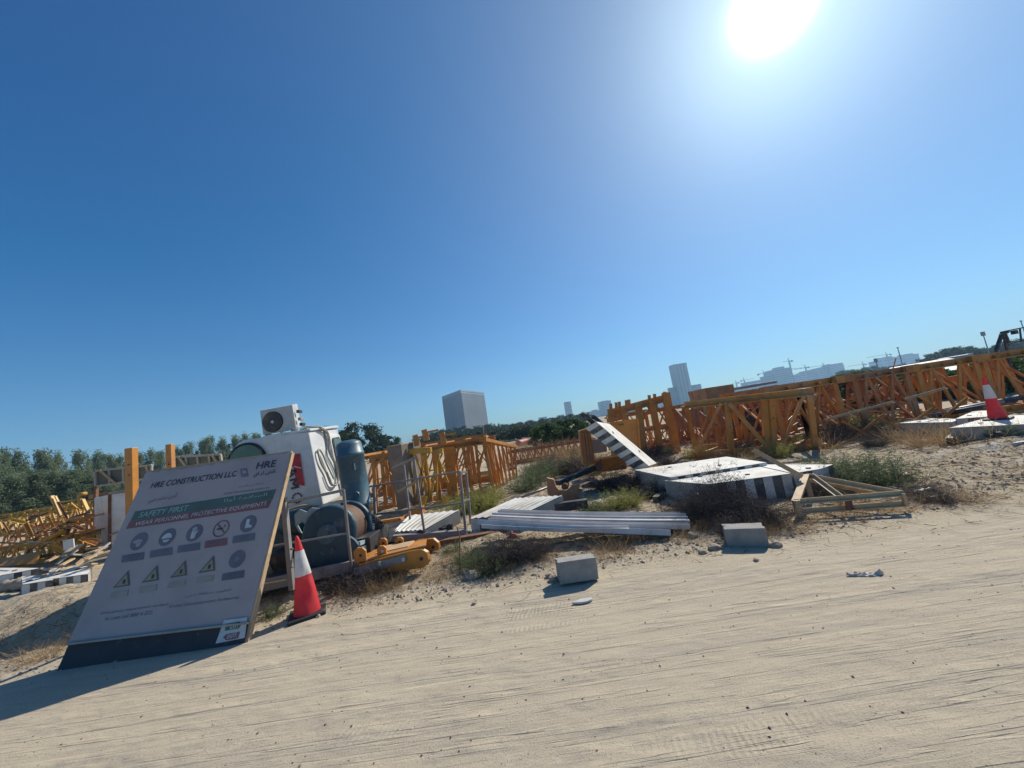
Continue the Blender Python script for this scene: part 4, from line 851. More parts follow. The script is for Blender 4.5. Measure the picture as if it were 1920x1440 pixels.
# ------------------------------------------------------------------ yellow heap at left
hp = [frame_section(lab, gz(*a), gz(*b), Vector(dv), z0, z1, n_, .10, .055, YELL, 'yellow jib lattices heaped at left', st, 'jib_lattice', vert=False, seed=i) for i, (lab, a, b, dv, z0, z1, n_, st) in enumerate((
    ('long yellow jib lattice along the top of the left heap', (-20, 1056), (180, 1022), (0, .9, 0), .75, 1.3, 8, 'V'), ('yellow jib lattice at the bottom of the left heap', (-30, 1078), (176, 1040), (0, .8, 0), .08, .55, 9, 'V'), ('rear yellow jib lattice of the left heap', (-10, 1030), (185, 1000), (0, .9, 0), .55, 1.05, 8, 'V')))]
rg = random.Random(11)
labs = ['leaning against the white cabinet', 'at the left edge of the picture', 'below the upright yellow V frame', 'low in front of the yellow jib', 'steepest one in the left heap', 'lying along the top of the left heap', 'crossing the middle of the left heap', 'nearest the striped slab at left', 'beside the pale number plate', 'behind the scrap wood', 'second from the left edge', 'pointing down to the scrap wood']
for i in range(12):
    x = rg.uniform(5, 170); y = rg.uniform(990, 1055)-x*.12; Y = rg.uniform(8.3, 9.2); L_ = rg.uniform(20, 70); an = rg.uniform(-.5, .9)
    q = MB(); q.angle(at(x-L_*.5*math.cos(an), y+L_*.5*math.sin(an), Y), at(x+L_*.5*math.cos(an), y-L_*.5*math.sin(an), Y+rg.uniform(-.3, .3)), rg.choice((.05, .07, .09)))
    own('loose_brace', q, rg.choice((YELL, YELL, AMBER, TAN)), 'loose yellow brace '+labs[i], 'brace', 'loose braces of the left heap')
for i in range(70):   # the tangle between the jibs
    x = rg.uniform(-10, 178); y = rg.uniform(976, 1062)-x*.14; Y = rg.uniform(8.2, 9.4); L_ = rg.uniform(12, 60); an = rg.choice((rg.uniform(.05, .35), rg.uniform(.05, .35), rg.uniform(-1.4, 1.4)))
    q = MB(); q.angle(at(x-L_*.5*math.cos(an), y+L_*.5*math.sin(an), Y), at(x+L_*.5*math.cos(an), y-L_*.5*math.sin(an), Y+rg.uniform(-.4, .4)), rg.choice((.03, .04, .06)))
    own('tangled_bar', q, rg.choice((YELL, AMBER, AMBER, RUSTY, RUSTB, RUSTB)), 'short yellow or rusty bar in the tangle of the left heap', 'bar', 'tangled bars of the left heap')
frame_section('brown jib lattice in the middle of the left heap', gz(-25, 1066), gz(178, 1030), (0, .8, 0), .35, .85, 9, .09, .05, AMBER, 'yellow jib lattices heaped at left', 'V', 'jib_lattice', vert=False, seed=14)
vy = thing('braced_trestle', 'upright yellow V-braced frame on top of the left heap', 'steel frame', at(135, 972, 9.0))
def m9(nm, x0, y0, x1, y1, w_, Y=8.9, m_=YELL, root=vy, h_=None): q = MB(); q.beam(at(x0, y0, Y), at(x1, y1, Y), w_, h_ or w_*.6); q.build(nm, m_, root, bevel=.004)
for a in ((97, 930, 114, 968, .08), (104, 930, 121, 965, .04), (110, 942, 147, 937, .05), (128, 944, 118, 964, .045), (132, 942, 150, 957, .035), (155, 936, 166, 960, .07), (148, 928, 152, 952, .08)): m9('frame_member', *a)
q = MB(); q.lathe(at(150, 927, 8.85), (0, 1, 0), [(0, .045), (.12, .045)], 14); q.build('pin', YELL, vy)
for i, (x0, y0, x1, y1) in enumerate(((0, 1050, 75, 1035), (10, 1062, 60, 1040))):
    q = MB(); p = [at(x0, y0, 8.1), at(x1, y1, 8.1), at(x1-8, y1+22, 7.9), at(x0, y0+12, 7.9)]; q.prism(p, (0, .04, .02)); own('folded_plate', q, AMBER, ('upper', 'lower')[i]+' amber steel plate at the bottom left of the heap', 'steel plate', bevel=.004)
q = MB(); q.prism([at(117, 1014, 8.2), at(137, 1010, 8.2), at(139, 1028, 8.2), at(119, 1033, 8.2)], (0, .02, 0)); pn = own('number_plate', q, SWH, 'pale plate marked 02 hanging in the left heap', 'plate')
pa = at(119, 1030, 8.19); prt = (at(137, 1026, 8.19)-pa).normalized()
# scrap wood
rg = random.Random(5)
wl = ['topmost', 'longest', 'split end', 'thin pale', 'bent grey', 'short thick', 'lowest', 'crooked', 'leftmost', 'rightmost', 'broken', 'wide flat', 'narrow dark', 'steep']
wl += ['upper middle', 'warped', 'sun-bleached', 'hidden', 'half buried', 'chipped', 'knotted', 'squared', 'darkest', 'palest', 'fallen', 'slanting']
for i in range(26):
    x = rg.uniform(92, 190); y = rg.uniform(1032, 1072)-(x-130)*.12; Y = rg.uniform(6.2, 7.0); L_ = rg.uniform(20, 55); an = rg.uniform(-.1, .7)
    q = MB(); q.beam(at(x-L_*.6*math.cos(an), y+L_*.6*math.sin(an), Y), at(x+L_*.5*math.cos(an), y-L_*.5*math.sin(an), Y+.3), rg.choice((.04, .06, .09)), .025)
    own('scrap_plank', q, rg.choice((WOOD, WOOD, TAN, WOODG, SLABW)), wl[i]+' piece of scrap wood in the pile beside the safety board', 'plank', 'scrap wood piled on the striped slab')
for i, x in enumerate((8, 20, 33, 48)):
    q = MB(); p = on(gz(x, 1112-x*.1)); r = .13
    vs = []; q.tube([p+Vector((-.2, 0, .05)), p+Vector((0, .02, .13)), p+Vector((.22, 0, .05))], [.06, .1, .05], 9); own('rubble_lump', q, ROCK, ('first', 'second', 'third', 'fourth')[i]+' brown lump from the left edge, under the striped slab', 'rock', 'brown lumps at the left edge')
# slatted crate end beside the sand mound
cr = thing('slatted_crate', 'small slatted wooden crate on the sand mound left of the board', 'crate', gz(150, 1125)); 
for a in ((131, 1100, 137, 1126, .05), (150, 1096, 158, 1120, .05), (131, 1102, 160, 1095, .03), (134, 1112, 160, 1106, .03), (137, 1120, 160, 1115, .03)): m9('slat', *a, Y=5.6, m_=WOODG, root=cr)
# ------------------------------------------------------------------ white cabinet, posts, panels
wc = thing('white_cabinet', 'tall white steel cabinet behind the left edge of the board', 'cabinet', gz(212, 1040))
c00, c01 = at(207, 1040, 9.0), at(207, 927, 9.0); cr0, cr1 = at(268, 1031, 9.05), at(268, 917, 9.05); cl0, cl1 = at(177, 1033, 10.2), at(176, 931, 10.2)
q = MB(); q.prism([c00, cr0, cr0+(cl0-c00), cl0], Vector((0, 0, c01.z-c00.z))); q.build('cabinet_body', WPAINT, wc, bevel=.01)
q = MB(); q.beam(c01+Z3*.03, cr1+Z3*.03, .09, .06); q.build('top_trim', GREY, wc); q = MB(); q.beam(c00+Vector((0, -.01, 0)), c01+Vector((0, -.01, 0)), .05, .05); q.build('corner_trim', RUSTB, wc)
q = MB(); q.beam(c00.lerp(c01, .33)+Vector((.02, -.03, 0)), cr0.lerp(cr1, .42)+Vector((0, -.03, 0)), .03); q.build('lock_bar', GREY, wc)
for i, (x0, y0, x1, y1, w_, Y) in enumerate(((246, 840, 246, 980, .15, 7.0), (319, 833, 316, 960, .12, 7.6))):
    a, b = at(x0, y0, Y), at(x1, y1, Y); b = Vector((a.x, a.y, 0)) ; r = thing('orange_post', ('tall orange drilled post nearest the white cabinet', 'thinner orange drilled post right of the tall one')[i], 'post', on(b), 'orange drilled posts behind the board')
    q = MB(); q.beam(b, a, w_, w_*.8, (0, 1, 0)); q.build('shaft', ORANGE if i else AMBER, r, bevel=.008)
    for k, z in enumerate((.52, .32) if i == 0 else (.42,)): q = MB(); q.lathe(Vector((a.x+.02, a.y-w_*.5-.005, a.z-z)), (0, 1, 0), [(0, .013), (.01, .013)], 12); q.build('bolt_hole', DARK, r)
def panel(label, p4, Y, diag):
    P_ = [at(x, y, Y) for x, y in p4]; base = Vector((sum(p.x for p in P_)/4, Y, 0)); r = thing('mesh_panel', label, 'fence panel', on(base), 'weathered panels behind the board')
    for k in range(4): q = MB(); q.beam(P_[k], P_[(k+1) % 4], .06, .05, (0, 1, 0)); q.build('frame_rail', WOODG, r)
    q = MB(); q.prism([p+Vector((0, .03, 0)) for p in P_], (0, .01, 0)); q.build('infill_sheet', mat('panel_net', (.16, .15, .11), .9, nscale=12), r)
    for k in range(1, 4): q = MB(); q.beam(P_[0].lerp(P_[1], k/4), P_[3].lerp(P_[2], k/4), .05, .04, (0, 1, 0)); q.build('stud', WOODG, r)
    for a, b in diag: q = MB(); q.beam(P_[0].lerp(P_[1], a)-Vector((0, .04, 0)), P_[3].lerp(P_[2], b)-Vector((0, .04, 0)), .06, .04, (0, 1, 0)); q.build('diagonal_stud', WOOD, r)
    for k in (0, 1): q = MB(); p = P_[3-k]; q.beam(Vector((p.x, p.y, 0)), p, .08, .08); q.build('leg', RUSTB, r)
panel('grey netted wooden panel standing on the white cabinet side of the tall orange post', [(178, 883), (284, 872), (284, 896), (180, 912)], 10.9, ((.12, .38), (.93, 1.0)))
panel('grey netted wooden panel between the thin orange post and the cab window', [(327, 857), (413, 852), (418, 882), (329, 888)], 10.5, ((.12, .35), (.85, 1.0)))
frame_section('orange mast section behind the white cabinet, under the netted panel', gz(180, 1006), gz(330, 985), Vector((.1, 1.5, 0)), .1, 1.45, 4, .14, .1, RUSTY, seed=8)

# ------------------------------------------------------------------ crane slewing platform with winch
plat = thing('crane_platform', 'grey crane machine platform with orange lugged front beam behind the cone', 'crane platform', on(at(640, 1090, 4.9)))
def P2(nm, pts, dv, m_, bev=.006, root=plat): q = MB(); q.prism(pts, dv); return q.build(nm, m_, root, bevel=bev)
fl, frr = at(440, 1122, 4.45), at(672, 1070, 4.75)
q = MB(); q.box(fl, frr-fl, (0, .06, 0), (0, 0, .13)); q.build('side_beam', GREY, plat, bevel=.006)
q = MB(); q.box(fl+Vector((0, .08, .05)), frr-fl+Vector((.15, .1, 0)), (-.25, 2.0, 0), (0, 0, .05)); q.build('deck', DARK, plat)
q = MB(); a = at(664, 1090, 4.62); q.box(a, (.28, .1, 0), (.1, .28, 0), (0, 0, .03)); 
for k in range(9): q.box(a+Vector((.03*k, .012*k, .03)), (.012, 0, 0), (.1, .28, 0), (0, 0, .02))
q.build('grating_step', GALV, plat)
# orange front: two side plates with round noses, lugs, grated top
def nose(px_, Y, root, dy):
    p = [at(x, y, Y) for x, y in px_]; q = MB(); q.prism(p, (0.02, dy, 0)); return q.build('orange_side_plate', AMBER, root, bevel=.006)
nose([(670, 1058), (765, 1034), (790, 1030), (800, 1036), (803, 1050), (800, 1060), (790, 1066), (730, 1073), (690, 1082)], 4.62, plat, .05)
nose([(700, 1030), (790, 1012), (812, 1010), (821, 1018), (823, 1028), (815, 1034), (760, 1045), (705, 1060)], 5.45, plat, .05)
q = MB(); s0, s1, s2, s3 = at(672, 1052, 4.66), at(798, 1022, 4.66), at(800, 1010, 5.45), at(700, 1026, 5.45); q.prism([s0, s1, s2, s3], (0, 0, -.02)); q.build('orange_top_plate', AMBER, plat)
q = MB(); g0, g1, g2, g3_ = [s0.lerp(s1, .22).lerp(s3.lerp(s2, .22), .22), s0.lerp(s1, .72).lerp(s3.lerp(s2, .72), .22), s0.lerp(s1, .78).lerp(s3.lerp(s2, .78), .85), s0.lerp(s1, .28).lerp(s3.lerp(s2, .28), .85)]
for k in range(16): q.beam(g0.lerp(g3_, k/15)+Z3*.008, g1.lerp(g2, k/15)+Z3*.008, .012, .02)
for k in range(26): q.beam(g0.lerp(g1, k/25)+Z3*.010, g3_.lerp(g2, k/25)+Z3*.010, .008, .018)
q.build('top_grating', TAN, plat)
for x, y, Y in ((675, 1048, 4.62), (716, 1040, 4.72), (718, 1024, 5.3), (749, 1022, 5.3)):
    c = at(x, y, Y); w_ = .065 if x > 680 else .085; pr = [(-1, -.6), (1, -.6), (1, .7), (.5, 1.15), (-.4, 1.2), (-1, .8)]
    q = MB(); q.prism([c+Vector((a*w_*.9, 0, b*w_*1.1+.02)) for a, b in pr], (0, .035, 0)); lg = q.build('lug', AMBER, plat, bevel=.004)
    q = MB(); q.lathe(c+Vector((.01, -.004, .04)), (0, 1, 0), [(0, .018), (.045, .018)], 12); q.build('pin_hole', DARK if x != 716 else SWH, lg)
for x, y, Y, r in ((790, 1048, 4.615, .022), (812, 1026, 5.445, .022)):
    q = MB(); q.lathe(at(x, y, Y), (0, 1, 0), [(-.006, r), (.01, r)], 14); q.build('pin_hole', DARK, plat)
q = MB(); q.prism([at(x, y, 4.60) for x, y in ((663, 1066), (760, 1040), (762, 1053), (664, 1079))], (0, .012, 0)); q.build('grey_side_strip', GREY, plat)
for x, y in ((712, 1057), (756, 1049)): q = MB(); c = at(x, y, 4.59); q.cbox(c, .035, .01, .045); q.build('reflector', SWH, plat)
# near railing
rail = thing('railing', 'grey steel railing behind the dented cone, in front of the blue winch', 'railing', on(at(600, 1100, 4.5)))
def tb(nm, pts, r, root, m_=GALV, n=10): q = MB(); q.tube(pts, r, n); return q.build(nm, m_, root)
def bm_(nm, p, q_, w_, root, m_=GREY, h_=None): q = MB(); q.beam(p, q_, w_, h_ or w_); return q.build(nm, m_, root, bevel=.003)
bm_('post', at(533, 940, 4.42), at(548, 1106, 4.42), .055, rail); bm_('post', at(644, 918, 4.72), at(661, 1080, 4.72), .03, rail, GALV)
bm_('top_rail', at(528, 944, 4.42), at(645, 919, 4.72), .035, rail, GALV)
bm_('mid_rail', at(505, 1025, 4.40), at(651, 1000, 4.72), .022, rail, GALV); bm_('low_rail', at(484, 1098, 4.38), at(548, 1086, 4.42), .02, rail, GALV)
q = MB(); a = at(531, 937, 4.40); q.cbox(a, .07, .05, .05); q.build('clamp', DARK, rail)
for k in (1030, 1052, 1064): bm_('bolt', at(545, k, 4.39), at(549, k-1, 4.36), .02, rail, GALV)
# basket railing right
bas = thing('railing', 'grey railing basket standing around the smaller ribbed slab', 'railing', on(at(790, 1005, 6.0)))
Yb = 6.0
bl0, bl1 = at(702, 1004, Yb), at(686, 912, Yb); br0, br1 = at(876, 1003, Yb), at(862, 884, Yb)
for nm, a, b, w_ in (('top_rail', at(684, 914, Yb), at(862, 884, Yb), .03), ('mid_rail', at(698, 965, Yb), at(868, 943, Yb), .028), ('post', at(701, 912, Yb), at(706, 1005, Yb), .04), ('post', at(776, 862, Yb), at(796, 998, Yb), .035), ('post', at(862, 884, Yb), at(874, 1004, Yb), .04), ('post', at(874, 885, 6.6), at(884, 998, 6.6), .04), ('end_rail', at(862, 885, Yb), at(874, 885, 6.6), .03), ('end_rail', at(867, 940, Yb), at(880, 936, 6.6), .03), ('sill', at(700, 1012, Yb), at(876, 998, Yb), .09), ('end_sill', at(876, 1002, Yb), at(886, 992, 6.6), .07), ('post', at(757, 872, 6.7), at(770, 982, 6.7), .035), ('top_rail', at(736, 877, 7.2), at(777, 859, Yb), .04), ('mid_rail', at(746, 922, 7.2), at(781, 903, Yb), .035)):
    bm_(nm, a, b, w_, bas, GALV if 'rail' in nm else GREY)
# blue winch
winch = thing('winch', 'dark blue rope winch with brown drum on the crane platform', 'winch', on(at(640, 1075, 5.0)))
wc0 = at(618, 1000, 4.95); ax = (at(655, 985, 5.55)-wc0).normalized()
q = MB(); q.lathe(wc0, ax, [(-.03, .33), (0, .36), (.02, .36), (.03, .34)], 44); fl_ = q.build('drum_flange', BLUE, winch)
q = MB(); q.lathe(wc0-ax*.04, ax, [(-.05, .12), (.03, .14)], 24); q.lathe(wc0-ax*.09, ax, [(-.02, .045), (0, .045)], 12); q.build('hub', LBLUE, fl_)
prf = [(.03, .30)]
for k in range(22): prf += [(.04+k*.02, .315), (.05+k*.02, .30)]
q = MB(); q.lathe(wc0, ax, prf, 44); q.build('rope_drum', DRUM, winch)
q = MB(); q.lathe(wc0, ax, [(.50, .34), (.53, .36), (.56, .36)], 44); q.build('drum_flange', BLUE, winch)
for k in range(8):
    pass
fpl = [at(x, y, 4.86) for x, y in ((556, 1064), (558, 1020), (566, 1012), (650, 1003), (664, 1012), (672, 1022), (674, 1052), (664, 1072))]
q = MB(); q.prism(fpl, (0, .05, 0)); q.build('side_frame', BLUE, winch, bevel=.008)
q = MB(); q.prism([at(x, y, 5.5) for x, y in ((650, 1045), (668, 985), (694, 985), (706, 1012), (700, 1040))], (0, .05, 0)); q.build('side_frame', LBLUE, winch, bevel=.008)
bm_('tie_bar', at(672, 1020, 4.9), at(700, 1008, 5.5), .05, winch, PALEB); bm_('tie_bar', at(672, 1032, 4.9), at(704, 1018, 5.5), .07, winch, LBLUE)
q = MB(); c = at(622, 1028, 4.85); q.cbox(c, .05, .02, .05); q.build('access_hole', BLACKR, winch)
# rear gearbox with pale paint, left of the drum
gb = at(560, 975, 5.3); q = MB(); q.lathe(gb+Vector((-.22, 0, -.02)), (1, -.15, 0), [(0, .10), (.04, .16), (.3, .17), (.34, .12), (.38, .08)], 28); q.build('gearbox', BLUE, winch)
q = MB(); q.prism([at(x, y, 5.02) for x, y in ((552, 965), (562, 955), (575, 960), (584, 952), (603, 954), (590, 972), (582, 985), (580, 1018), (574, 985), (566, 978), (558, 985), (566, 1000), (560, 998), (554, 985))], (0, .015, 0)); q.build('worn_paint_bracket', PALEB, winch)
q = MB(); q.box(at(508, 1045, 5.2), (.9, .1, 0), (0, .5, 0), (0, 0, .55)); q.build('motor_housing', BLUE, winch, bevel=.03)
q = MB(); q.box(at(500, 1085, 4.9), (1.3, .2, 0), (0, .7, 0), (0, 0, .28)); q.build('machine_bed', DARK, winch, bevel=.01)
# upright blue motor
mo = thing('electric_motor', 'tall slate blue upright motor cylinder between the cab and the lattice', 'motor', on(at(668, 965, 5.9)))
m0, m1 = at(672, 950, 5.9), at(652, 826, 5.9); L_ = (m1-m0).length; md = m1-m0; rr = .205
q = MB(); q.lathe(m0, md, [(0, rr*.94), (.02, rr*1.06), (.05, rr*1.06), (.06, rr), (L_*.74, rr), (L_*.745, rr*1.05), (L_*.80, rr*1.05), (L_*.805, rr), (L_*.93, rr*.97), (L_*.97, rr*.85), (L_, rr*.5), (L_+.005, .01)], 44); q.build('motor_shell', LBLUE, mo)
q = MB(); c = m0.lerp(m1, .60)+Vector((.12, -.19, 0)); q.cbox(c, .03, .04, .10); c = m0.lerp(m1, .2)+Vector((.1, -.2, 0)); q.lathe(c, (0, -1, 0), [(0, .05), (.03, .045)], 16); q.build('terminal_box', LBLUE, mo, bevel=.004)
q = MB(); q.lathe(m0-md.normalized()*.42, md, [(0, .19), (.12, .21), (.2, .17), (.42, .15)], 32); q.build('gear_housing', BLUE, mo)
q = MB(); a = m0-md.normalized()*.40; q.cbox(a-Z3*.25, .36, .36, .5); q.build('pedestal', BLUE, mo, bevel=.02)
cb_ = MB()
for k in range(5):
    a = at(683, 962+k*4, 5.6); b = at(700+k*2, 1000+k*3, 5.5); cb_.tube([a, a.lerp(b, .4)+Vector((.12+.02*k, 0, .06)), b.lerp(a, .1)+Vector((.05, 0, .02)), b], .012, 6)
own('hydraulic_hoses', cb_, BLACKR, 'black hoses looping down beside the winch drum', 'hoses')
# ------------------------------------------------------------------ operator cab
cab = thing('crane_cab', 'white crane operator cab with round window and red and black lettering', 'crane cab', on(at(530, 975, 6.0)))
Yc = 5.9; pf = [(578, 809), (606, 948), (575, 949), (500, 960), (430, 985), (404, 980), (412, 900), (420, 868), (441, 836), (455, 825), (505, 818)]
fp_ = [at(x, y, Yc) for x, y in pf]; dvc = at(633, 803, Yc+.95)-fp_[0]
q = MB(); q.prism(fp_, dvc); q.build('cab_shell', WPAINT, cab, bevel=.02)
rf0, rf1 = at(574, 806, Yc-.02), at(634, 797, Yc+1.0)
q = MB(); q.prism([at(573, 812, Yc-.01), at(577, 806, Yc-.01), at(633, 797, Yc+.98), at(633, 801, Yc+.98)], (-.02, .0, 0)); q.build('roof_gutter', SWH, cab)
q = MB(); q.box(fp_[0]+Vector((-.75, 0, .005)), (.78, .0, 0), dvc, (0, 0, .035)); q.build('roof', WPAINT, cab, bevel=.01)
# round window
cw = at(463, 868, Yc-.02); q = MB(); q.lathe(cw+Vector((0, .02, 0)), (0, -1, 0), [(0, .325), (.035, .325), (.035, .29), (.01, .29)], 48, cap=False); rwf = q.build('round_window_frame', BLACKR, cab)
q = MB(); q.lathe(cw, (0, -1, 0), [(0, .305), (.012, .300)], 48, smooth=False); q.build('glass', GLASS, rwf)
# side door window on the lit side
sd = (fp_[1]-fp_[0])
def side(u, v, off=.006): p = fp_[0]+dvc*u+sd*v; nn = dvc.cross(sd).normalized(); nn = nn if nn.x > 0 else -nn; return p+nn*off
def roundrect(u0, v0, u1, v1, off, rad=.06):
    pts = []; 
    for cx_, cy_, a0 in ((u1-rad, v0+rad, -math.pi/2), (u1-rad, v1-rad, 0), (u0+rad, v1-rad, math.pi/2), (u0+rad, v0+rad, math.pi)):
        for k in range(5): a = a0+k*math.pi/8; pts.append(side(cx_+rad*math.cos(a), cy_+rad*math.sin(a), off))
    return pts
nn_ = (side(0, 0, 1)-side(0, 0, 0))
q = MB(); q.prism(roundrect(.60, .10, .97, .98, .006, .03), nn_*.02); dr = q.build('door', WPAINT, cab, bevel=.004)
q = MB(); q.prism(roundrect(.64, .14, .93, .62, .028, .05), nn_*.012); q.build('window_seal', BLACKR, dr)
q = MB(); q.prism(roundrect(.67, .16, .90, .60, .042, .04), nn_*.004); q.build('glass', GLASS, dr)
# lettering on the shaded face, reading downwards
fn = Vector((0, -1, 0)); ru = (at(569, 840, Yc-.012)-at(577, 905, Yc-.012)).normalized(); rr_ = -ru   # text runs downwards
tu = Vector((-rr_.z*-1, 0, rr_.x*-1)); 
def cabp(x, y, o=.015): return at(x, y, Yc-o)
q = MB(); q.add([cabp(*p) for p in ((549, 852), (562, 850), (571, 911), (556, 908), (550, 876), (540, 873), (541, 860), (549, 861))], [tuple(range(8))]); q.build('red_emblem', TRED, cab, recalc=False)
q = MB(); q.add([cabp(x, y, .02) for x, y in ((551, 873.5), (564.5, 876.8), (564.8, 878.6), (551, 875.2))], [(0, 1, 2, 3)]); q.build('emblem_gap', WPAINT, cab, recalc=False)
def strokes(nm, pairs, x0, y0, x1, y1, wpx, m_, wd=.19):   # a letter of straight strokes reading downwards
    a = cabp(x0, y0); b = cabp(x1, y1); r = b-a; L_ = r.length; rn = r.normalized(); u = Vector((-rn.z, 0, rn.x)); u = u if u.x > 0 else -u; H_ = wpx/FPX*Yc; q = MB()
    for k, (p, e) in enumerate(pairs):
        P0 = a+rn*L_*p[0]+u*H_*p[1]; P1 = a+rn*L_*e[0]+u*H_*e[1]; d = (P1-P0).normalized(); sd = Vector((-d.z, 0, d.x))*wd*L_*.5; o = Vector((0, -.0006*k, 0)); q.add([P0-sd+o, P0+sd+o, P1+sd+o, P1-sd+o], [(0, 1, 2, 3)])
    return q.build(nm, m_, cab, recalc=False)
strokes('black_lettering', [((.08, 0), (.5, 1)), ((.92, 0), (.5, 1)), ((.25, .3), (.75, .3))], 540, 879, 543, 896, 15, INK, .2)
strokes('black_lettering', [((.1, 0), (.1, 1)), ((.9, 0), (.9, 1)), ((.1, .95), (.5, .3)), ((.9, .95), (.5, .3))], 543, 899, 546, 918, 15, INK, .2)
q = MB(); c = cabp(557, 934, .015); ring = []
n_ = 48; vs = []
for k in range(n_):
    a = 2*math.pi*k/n_; ro = .088 if (k//2) % 2 else .076; vs += [c+Vector((ro*math.cos(a), 0, ro*math.sin(a))), c+Vector((.062*math.cos(a), 0, .062*math.sin(a)))]
q.add(vs, [(2*k, 2*((k+1) % n_), 2*((k+1) % n_)+1, 2*k+1) for k in range(n_)]); q.build('gear_emblem', INK, cab, recalc=False)
# hose down the lit side
hs = [side(u, v, .035) for u, v in ((.30, -.03), (.5, .05), (.52, .2), (.46, .35), (.55, .5), (.60, .65), (.50, .80), (.30, .78), (.22, .6), (.12, .45), (.10, .30), (.16, .27), (.24, .36), (.3, .5), (.42, .72))]
def smooth(pts, n=5):
    out = []
    for i in range(len(pts)-1):
        p0, p1, p2, p3 = pts[max(0, i-1)], pts[i], pts[i+1], pts[min(len(pts)-1, i+2)]
        for k in range(n):
            t = k/n; out.append(0.5*((2*p1)+(p2-p0)*t+(2*p0-5*p1+4*p2-p3)*t*t+(3*p1-p0-3*p2+p3)*t*t*t))
    return out+[pts[-1]]
q = MB(); q.tube(smooth(hs), .015, 8); q.tube([p+Vector((.03, -.02, .01)) for p in smooth(hs[:9])], .010, 6); q.build('insulated_hose', mat('grey_hose', (.42, .39, .33), .7), cab)
q = MB(); q.tube(smooth([at(x, y, 5.6) for x, y in ((528, 962), (560, 950), (590, 948), (625, 952), (600, 958), (550, 962), (520, 975))]), .018, 7); q.tube(smooth([at(x, y, 5.55) for x, y in ((522, 975), (550, 958), (572, 962), (560, 972), (530, 980))]), .02, 7); own('cable_coil', q, TAN, 'tan cable coiled on the winch below the cab', 'cable')
bm_('support', at(500, 960, 6.4), Vector((at(500, 960, 6.4).x, 6.4, .15)), .25, cab, DARK); bm_('support', at(590, 948, 6.4), Vector((at(590, 948, 6.4).x, 6.4, .15)), .25, cab, DARK)
# AC unit
ac = thing('air_conditioner', 'grey outdoor air conditioner unit mounted on top of the white cab', 'air conditioner', at(525, 818, Yc+.3))
ya = Yc+.05; a0, a1_, a2, a3 = at(487, 770, ya), at(548, 759, ya), at(556, 805, ya), at(493, 816, ya); dva = at(565, 800, ya+.36)-a2
q = MB(); q.prism([a3, a2, a1_, a0], dva); q.build('casing', mat('ac_casing', (.52, .51, .49), .5, nscale=4, dust=.15), ac, bevel=.012)
fc = at(511, 791, ya-.01); q = MB(); q.lathe(fc+Vector((0, .008, 0)), (0, -1, 0), [(0, .172), (.012, .172)], 40); fan = q.build('fan_opening', BLACKR, ac)
q = MB()
for r in [.04+.0165*k for k in range(8)]:
    pts = [fc+Vector((r*math.cos(2*math.pi*k/32), -.012, r*math.sin(2*math.pi*k/32))) for k in range(33)]; q.tube(pts, .0028, 4, cap=False)
q.lathe(fc, (0, -1, 0), [(0, .032), (.016, .03)], 20); q.build('fan_grille', GREY, fan)
q = MB(); p = at(511, 791, ya-.027); q.lathe(p, (0, -1, 0), [(0, .024), (.004, .022)], 16); q.build('fan_cap', SWH, fan)
for k, (x, y) in enumerate(((558, 772), (561, 786), (564, 796))): q = MB(); q.cbox(at(x, y, ya+.12)+Vector((.03, 0, 0)), .05, .1, .05); q.build('valve_cover', (DARK, GREY, BLACKR)[k], ac, bevel=.006)
for x in (500, 548): bm_('foot', at(x, 816-(x-500)*.2, ya+.03), at(x+10, 812-(x-500)*.2, ya+.4), .04, ac, GREY)
q = MB(); q.tube(smooth([at(563, 796, ya+.2)+Vector((.05, 0, 0)), at(572, 800, ya+.25), at(590, 801, ya+.3), at(606, 805, ya+.4), hs[3]]), .02, 8); q.build('refrigerant_pipe', MATS['grey_hose'], ac)
# ------------------------------------------------------------------ tall brown box, yellow trestles
tb_ = thing('upright_box', 'tall brown-grey box standing upright in front of the big orange lattice', 'steel box', gz(742, 962))
u0, u1, u2, u3 = at(746, 957, 8.6), at(764, 952, 8.6), at(752, 835, 8.6), at(725, 840, 8.6)
q = MB(); q.prism([u0, u1, u2, u3], (.22, .8, 0)); q.build('shell', mat('brown_grey_paint', (.22, .175, .14), .7, nscale=3, dust=.35), tb_, bevel=.008)
q = MB(); q.prism([u3+Z3*.01, u2+Z3*.01, u2+Z3*.01+Vector((.22, .8, 0)), u3+Z3*.01+Vector((.22, .8, 0))], (0, 0, .03)); q.build('lid', TAN, tb_)
for i, (x0, x1, y, xa, xb) in enumerate(((767, 807, 848, 776, 802), (816, 829, 849, 818, 827))):
    t = thing('yellow_trestle', ('wide yellow trestle with thin legs beside the tall brown box', 'narrow yellow trestle inside the big orange lattice')[i], 'trestle', gz((x0+x1)/2, 958-i*8), 'bright yellow trestles')
    Y = 8.9; q = MB(); q.box(at(x0, y+4, Y), at(x1, y+1, Y)-at(x0, y+4, Y), (0, .2, 0), (0, 0, .13)); q.build('head_plate', YELL, t, bevel=.005)
    for k, (p, r) in enumerate((((xa, y+4), (xa+2, 948)), ((xa+2, y+4), (xa+22, 905)), ((xb-6, y+4), (xb-20, 940)), ((xb-4, y+4), (xb+6, 935)), ((xb-2, 940), (xb-3, 905)))[:5 if i == 0 else 3]):
        bm_('leg', at(*p, Y+.05), at(*r, Y+.05), .045, t, YELL)
    bm_('foot', at(xa+15, 955-i*6, Y-.1), at(xa+20, 930, Y-.1), .14, t, YELL)
boxbeam('orange sloping bracket plate beside the ribbed slab railing', [(754, 972), (790, 950), (792, 968), (760, 990)], 8.0, .25, AMBER, 'bracket_plate')
